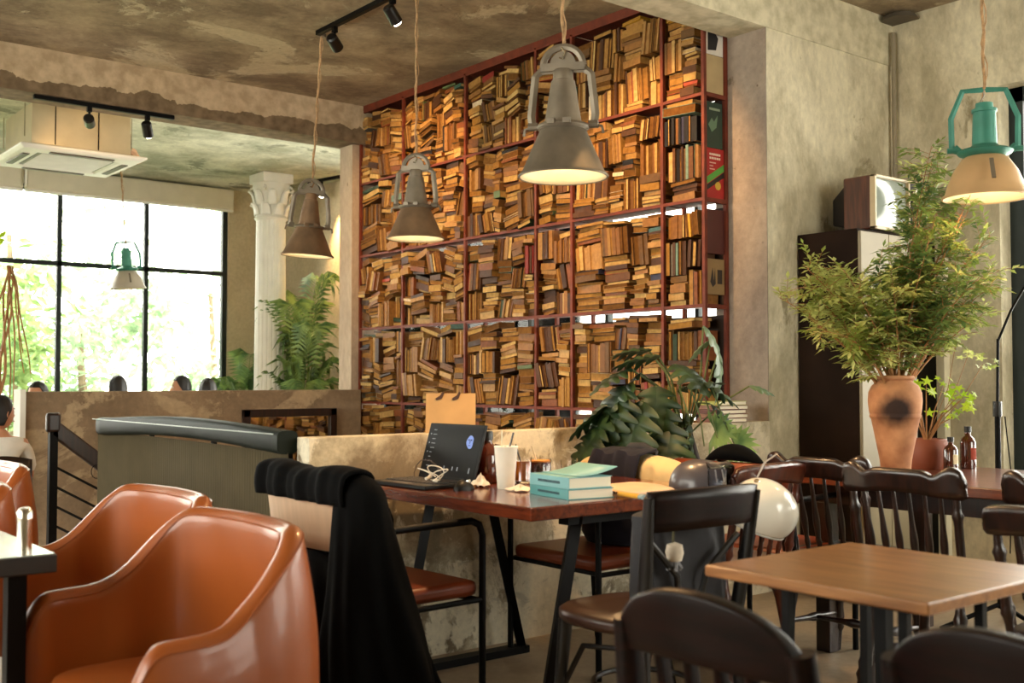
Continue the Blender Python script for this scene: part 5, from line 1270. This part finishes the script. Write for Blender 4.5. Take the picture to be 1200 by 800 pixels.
def dry_branches():
    t = thing('dry_branches', 'bundle of dry brown twisted branches at the far left before the window', 'branches', (1.90, 8.0, 0)); rr = random.Random(6)
    MB().lathe([(0, 0), (.12, 0), (.15, .5), (.14, .52), (.13, .5), (0, .45)], 20).build('pot', 'pot_dark', t, smooth=True, ang=60)
    for i in range(13):
        a = rr.uniform(0, 6.28); e = rr.uniform(.05, .25); m = MB()
        if i < 7: pts = [(.05*math.cos(a+q*3)*(1-q)+(.10*q if i % 2 else -.05*q)+.02*math.sin(q*14+i), .05*math.sin(a+q*3)+.08*q*math.sin(a), .45+q*1.48) for q in [k/14 for k in range(15)]]
        else: pts = [(.09+e*math.cos(a)*q+.01*math.sin(q*9+i), e*math.sin(a)*q, 1.93-(.9+.3*math.sin(i))*q+.25*math.sin(PI*q)*.5) for q in [k/12 for k in range(13)]]
        m.tube(pts, [(.014 if i < 7 else .008)*(1-.6*k/len(pts)) for k in range(len(pts))], 6); m.build('branch', 'twig', t, smooth=True)
dry_branches()
t = thing('climbing_plant', 'few bright green leaves reaching in at the left edge before the window', 'plant', (1.50, 6.45, 1.87)); rr = random.Random(2)
MB().tube([(-.25, .2, .05), (-.1, .1, .04), (.04, 0, .03)], .004, 5).build('stem', 'stem_green', t)
for k in range(7):
    p = Vector((.05-.02*k, rr.uniform(-.02, .02), .03+rr.uniform(-.03, .03))); d = Vector((rr.uniform(.3, 1), rr.uniform(-.5, .5), rr.uniform(-.6, .6))).normalized()*.07; s = d.cross(Vector((0.3, -.9, .3))).normalized()*.014
    MB().add([p, p+d*.5+s, p+d, p+d*.5-s], [(0, 1, 2, 3)]).build('leaf', 'lime_leaf', t)
t = thing('trailing_leaf', 'green strap leaf trailing from the hanging pot at the right edge', 'plant', (4.98, 2.28, 1.05))
for k in range(5):
    a = k*1.25; MB().grid(lambda u, v: (.16*u*math.cos(a)-.012*(2*v-1)*math.sin(a)*(1-u), .16*u*math.sin(a)+.012*(2*v-1)*math.cos(a)*(1-u), .05*math.sin(PI*u)*1.5+.02-.06*u*u), 8, 3).build('leaf', 'fine_leaf', t)

# trees outside the back window
def tree(label, loc, h, rad, seed, mat, n=2600, group='trees outside the back window'):
    t = thing('garden_tree', label, 'tree', loc, 0, group); rr = random.Random(seed)
    MB().tube([(0, 0, 0), (.1, 0, h*.35), (0, .1, h*.75)], [.12, .09, .04], 8).build('trunk', plain('bark', '#6a5c48', .9, 0, .3, 12, .4), t, smooth=True)
    m = MB(); cl = []
    for _ in range(46):
        a = rr.uniform(0, 6.28); q = rr.random()**.5*rad; z = h*(.18+.82*rr.random()); s = 1-.5*abs(z/h-.55); cl.append((q*s*math.cos(a), q*s*math.sin(a), z))
    for i in range(n):
        c = rr.choice(cl); p = Vector(c)+Vector((rr.gauss(0, .26), rr.gauss(0, .26), rr.gauss(0, .22))); d = Vector((rr.uniform(-1, 1), rr.uniform(-1, 1), rr.uniform(-1, .2))).normalized()*rr.uniform(.15, .34); s = d.cross(Vector((rr.random(), rr.random(), 1))).normalized()*.055
        m.add([p, p+d*.5+s, p+d, p+d*.5-s], [(0, 1, 2, 3)])
    m.build('foliage', mat, t, kind='stuff')
tree('light green tree filling the left pane outside', (3.1, 14.6, -1.5), 4.0, 1.3, 1, 'tree_leaf', 1900)
tree('pale tree behind the middle window mullion', (4.9, 15.8, -1.5), 4.4, 1.4, 2, 'tree_leaf_pale', 2000)
tree('low bushy tree outside the lower right pane', (7.0, 15.6, -1.5), 3.0, 1.2, 3, 'tree_leaf_pale', 1000)
tree('tall airy tree whose top shows above the middle rail', (4.3, 17.2, -1.5), 6.4, 1.6, 4, 'tree_leaf_pale', 900)
tree('yellow green bush close outside the window at left', (2.5, 13.4, -1.5), 3.1, .9, 5, 'tree_leaf', 1100)
tree('distant pale tree outside the right pane top', (8.0, 18.5, -1.5), 5.6, 1.3, 6, 'tree_leaf_pale', 400)
m = MB(); m.bb(-20, 30, 11.4, 45, -1.7, -1.5); struct('ground', m, plain('ground_green', '#8a9670', .95, 0, .2, 2), 'pale green ground outside the back window')

# ------------------------------------------------------------------ people
plain('skin', '#c68e6c', .55, 0, .06, 6); plain('hair_black', '#120d0c', .5, 0, .3, 40, .3, stretch=(6, 6, 1)); plain('shirt_white', '#ded8cf', .9, 0, .05, 10, .1)
plain('shirt_grey', '#6d6f75', .9, 0, .08); plain('trousers_dark', '#23252d', .9, 0, .1)
def skin_mesh(name, verts, edges, radii, mat, parent, sub=1):
    me = bpy.data.meshes.new(name); me.from_pydata(verts, edges, []); me.materials.append(MATS[mat]); o = bpy.data.objects.new(name, me); COL.objects.link(o); o.parent = parent
    md = o.modifiers.new('skin', 'SKIN'); md.use_smooth_shade = True
    for i, v in enumerate(me.skin_vertices[0].data): v.radius = (radii[i], radii[i]*(.8 if radii[i] > .09 else 1)); v.use_root = (i == 0)
    md = o.modifiers.new('sub', 'SUBSURF'); md.levels = sub; md.render_levels = sub; return o
def person(label, loc, rz, shirt, turn=0, hair='hair_black', back_hair=0, sc=.9):
    """seated on a seat .45 m high, facing +x"""
    t = thing('person', label, 'person', loc, rz, None); t.scale = (sc, sc, sc)
    V = [(0, 0, .52), (0, 0, .66), (-.01, 0, .82), (-.01, 0, .95), (.0, 0, 1.03), (.01, 0, 1.08)]; E = [(0, 1), (1, 2), (2, 3), (3, 4), (4, 5)]; Rr = [.135, .12, .13, .115, .052, .055]
    for s in (-1, 1):
        n = len(V); V += [(-.01, s*.15, .96), (.03, s*.20, .72), (.26, s*.14, .70), (.33, s*.12, .705)]; E += [(3, n), (n, n+1), (n+1, n+2), (n+2, n+3)]; Rr += [.055, .042, .03, .026]
        h = len(V)-1
        for k in range(4):
            j = len(V); y = s*(.12+(k-1.5)*.020); V += [(.375, y, .705), (.405, y, .697), (.425+.006*(k in (1, 2)), y, .685)]; E += [(h, j), (j, j+1), (j+1, j+2)]; Rr += [.011, .009, .008]
        j = len(V); V += [(.345, s*.085, .70), (.37, s*.07, .695)]; E += [(h, j), (j, j+1)]; Rr += [.011, .009]
        n = len(V); V += [(.05, s*.09, .50), (.42, s*.10, .50), (.42, s*.10, .10), (.52, s*.10, .05)]; E += [(0, n), (n, n+1), (n+1, n+2), (n+2, n+3)]; Rr += [.085, .062, .045, .035]
    skin_mesh('body', V, E, Rr, 'skin', t)
    # clothes
    V = [(0, 0, .50), (0, 0, .66), (-.01, 0, .82), (-.01, 0, .955), (.0, 0, 1.0)]; E = [(0, 1), (1, 2), (2, 3), (3, 4)]; Rr = [.15, .135, .142, .125, .075]
    for s in (-1, 1):
        n = len(V); V += [(-.01, s*.155, .96), (.01, s*.19, .84), (.03, s*.20, .74)]; E += [(3, n), (n, n+1), (n+1, n+2)]; Rr += [.068, .06, .058]
    skin_mesh('shirt', V, E, Rr, shirt, t)
    V = [(0, 0, .50)]; E = []; Rr = [.145]
    for s in (-1, 1):
        n = len(V); V += [(.05, s*.09, .505), (.42, s*.10, .505), (.42, s*.10, .12)]; E += [(0, n), (n, n+1), (n+1, n+2)]; Rr += [.098, .075, .058]
    skin_mesh('trousers', V, E, Rr, 'trousers_dark', t)
    MH = Matrix.Translation((.02, 0, 1.19)) @ Matrix.Rotation(turn, 4, 'Z')
    def head(u, v):
        a = 2*PI*u; p = -PI/2+PI*v; cx = math.cos(a)*math.cos(p); sy = math.sin(a)*math.cos(p); z = math.sin(p)
        x = .094*cx; y = .076*sy*(1-.18*max(0, -z)); zz = .122*z
        if cx > 0: x += .006*max(0, -z)*cx
        x += .024*math.exp(-((z+.18)/.14)**2)*math.exp(-(sy/.16)**2)*(cx > 0)          # nose
        x -= .010*math.exp(-((z-.05)/.10)**2)*(math.exp(-((sy-.36)/.14)**2)+math.exp(-((sy+.36)/.14)**2))*(cx > 0)   # eye sockets
        x += .007*math.exp(-((z+.50)/.08)**2)*math.exp(-(sy/.25)**2)*(cx > 0)          # lips
        x -= .006*max(0, -z-.3)*(cx < 0)
        return (x, y, zz)
    m = MB(); m.m = MH; m.grid(head, 48, 32, cu=True)
    for s in (-1, 1): m.lathe([(0, -.008), (.016, -.008), (.022, .0), (.016, .008), (0, .006)], 12, (-.002, s*.078, -.01), Euler((s*PI/2, 0, .2)), sy=1.5)
    h = m.build('head', 'skin', t, smooth=True, ang=180)
    for s in (-1, 1):
        m = MB(); m.m = MH; m.lathe([(0, -.011), (.009, -.006), (.011, 0), (.009, .006), (0, .011)], 12, (.079, s*.028, .008)); m.build('eye', 'white_paint', h, smooth=True)
        m = MB(); m.m = MH; m.lathe([(0, 0), (.005, 0), (.004, .002), (0, .003)], 10, (.089, s*.028, .008), Euler((0, PI/2, 0))); m.build('pupil', 'black_gloss', h, smooth=True)
        m = MB(); m.m = MH; m.tube([(.088, s*.012, .03), (.088, s*.03, .035), (.076, s*.048, .03)], .0035, 5); m.build('eyebrow', hair, h, smooth=True)
    m = MB(); m.m = MH; m.tube([(.094, -.022, -.062), (.101, 0, -.060), (.094, .022, -.062)], .004, 6); m.build('mouth', plain('lips', '#a5604c', .5), h, smooth=True)
    def hairf(u, v):
        a = 2*PI*u; front = math.cos(a); low = .38 if front > .35 else (-.15 if front > -.1 else -.62-back_hair)
        low = -.45-back_hair+(1.0+back_hair)*max(0, min(1, (front+.25)/.85)); low = max(-1.3, low)
        z = low+(1-low)*v; cp = math.sqrt(max(0, 1-min(1, abs(z))**2)) if z > 0 else 1-.1*z*z
        k = 1.10+.02*math.sin(a*9)+.015*math.sin(a*23+v*9); e = 1 if v > .06 else .86+.14*v/.06
        return (.094*front*cp*k*e-.004, .078*math.sin(a)*cp*k*e*1.03, .122*z*1.10+.004)
    m = MB(); m.m = MH; m.grid(hairf, 64, 18, cu=True); m.build('hair', hair, t, smooth=True, ang=180)
    return t
def stool(loc, rz, i, sc=.9):
    t = thing('cafe_chair', ('plain dark chair carrying the person in white at far left', 'plain dark chair under the second person at far left', 'plain dark chair of the diner behind the parapet left of centre', 'plain dark chair of the diner near the right window mullion', 'plain dark chair of the rightmost diner behind the parapet')[i], 'chair', loc, rz, 'chairs of the diners beyond the parapet'); t.scale = (sc, sc, sc)
    MB().box((0, 0, .43), (.42, .42, .04)).build('seat', 'dark_wood', t, bevel=.01)
    for sx in (-1, 1):
        for sy in (-1, 1): MB().tube([(sx*.17, sy*.17, .41), (sx*.19, sy*.19, 0)], [.018, .013], 8).build('leg', 'dark_wood', t, smooth=True)
    MB().grid(lambda u, v: (-.22-.04*math.sin(PI*u), -.2+.4*u, .46+v*(.40+.03*math.sin(PI*u))), 14, 5).build('backrest', 'dark_wood', t, smooth=True, solid=.02)
PP = [((1.70, 6.95, 0), R(78), 'shirt_white', R(-55), 'person in white shirt with black hair seated at the far left edge', .0, .25),
      ((2.45, 8.90, 0), R(200), 'shirt_grey', R(20), 'person with black hair facing the diner in white, just behind the parapet end', .0, 0),
      ((3.35, 9.75, 0), R(100), 'shirt_grey', 0, 'diner with short black hair behind the parapet, before the middle mullion', .0, 0),
      ((4.02, 9.95, 0), R(160), 'shirt_white', 0, 'diner with black hair left of the rightmost one behind the parapet', .0, 0),
      ((3.86, 9.0, 0), R(85), 'shirt_grey', 0, 'rightmost diner, only dark hair showing over the parapet', .0, 0)]
for i, (l, rz, sh, tu, lab, dz, bh) in enumerate(PP):
    person(lab, (l[0], l[1], dz-.0), rz, sh, tu, back_hair=bh, sc=(.80, .86, .90, .90, .88)[i]); stool((l[0], l[1], dz), rz, i, (.80, .86, .9, .9, .88)[i])
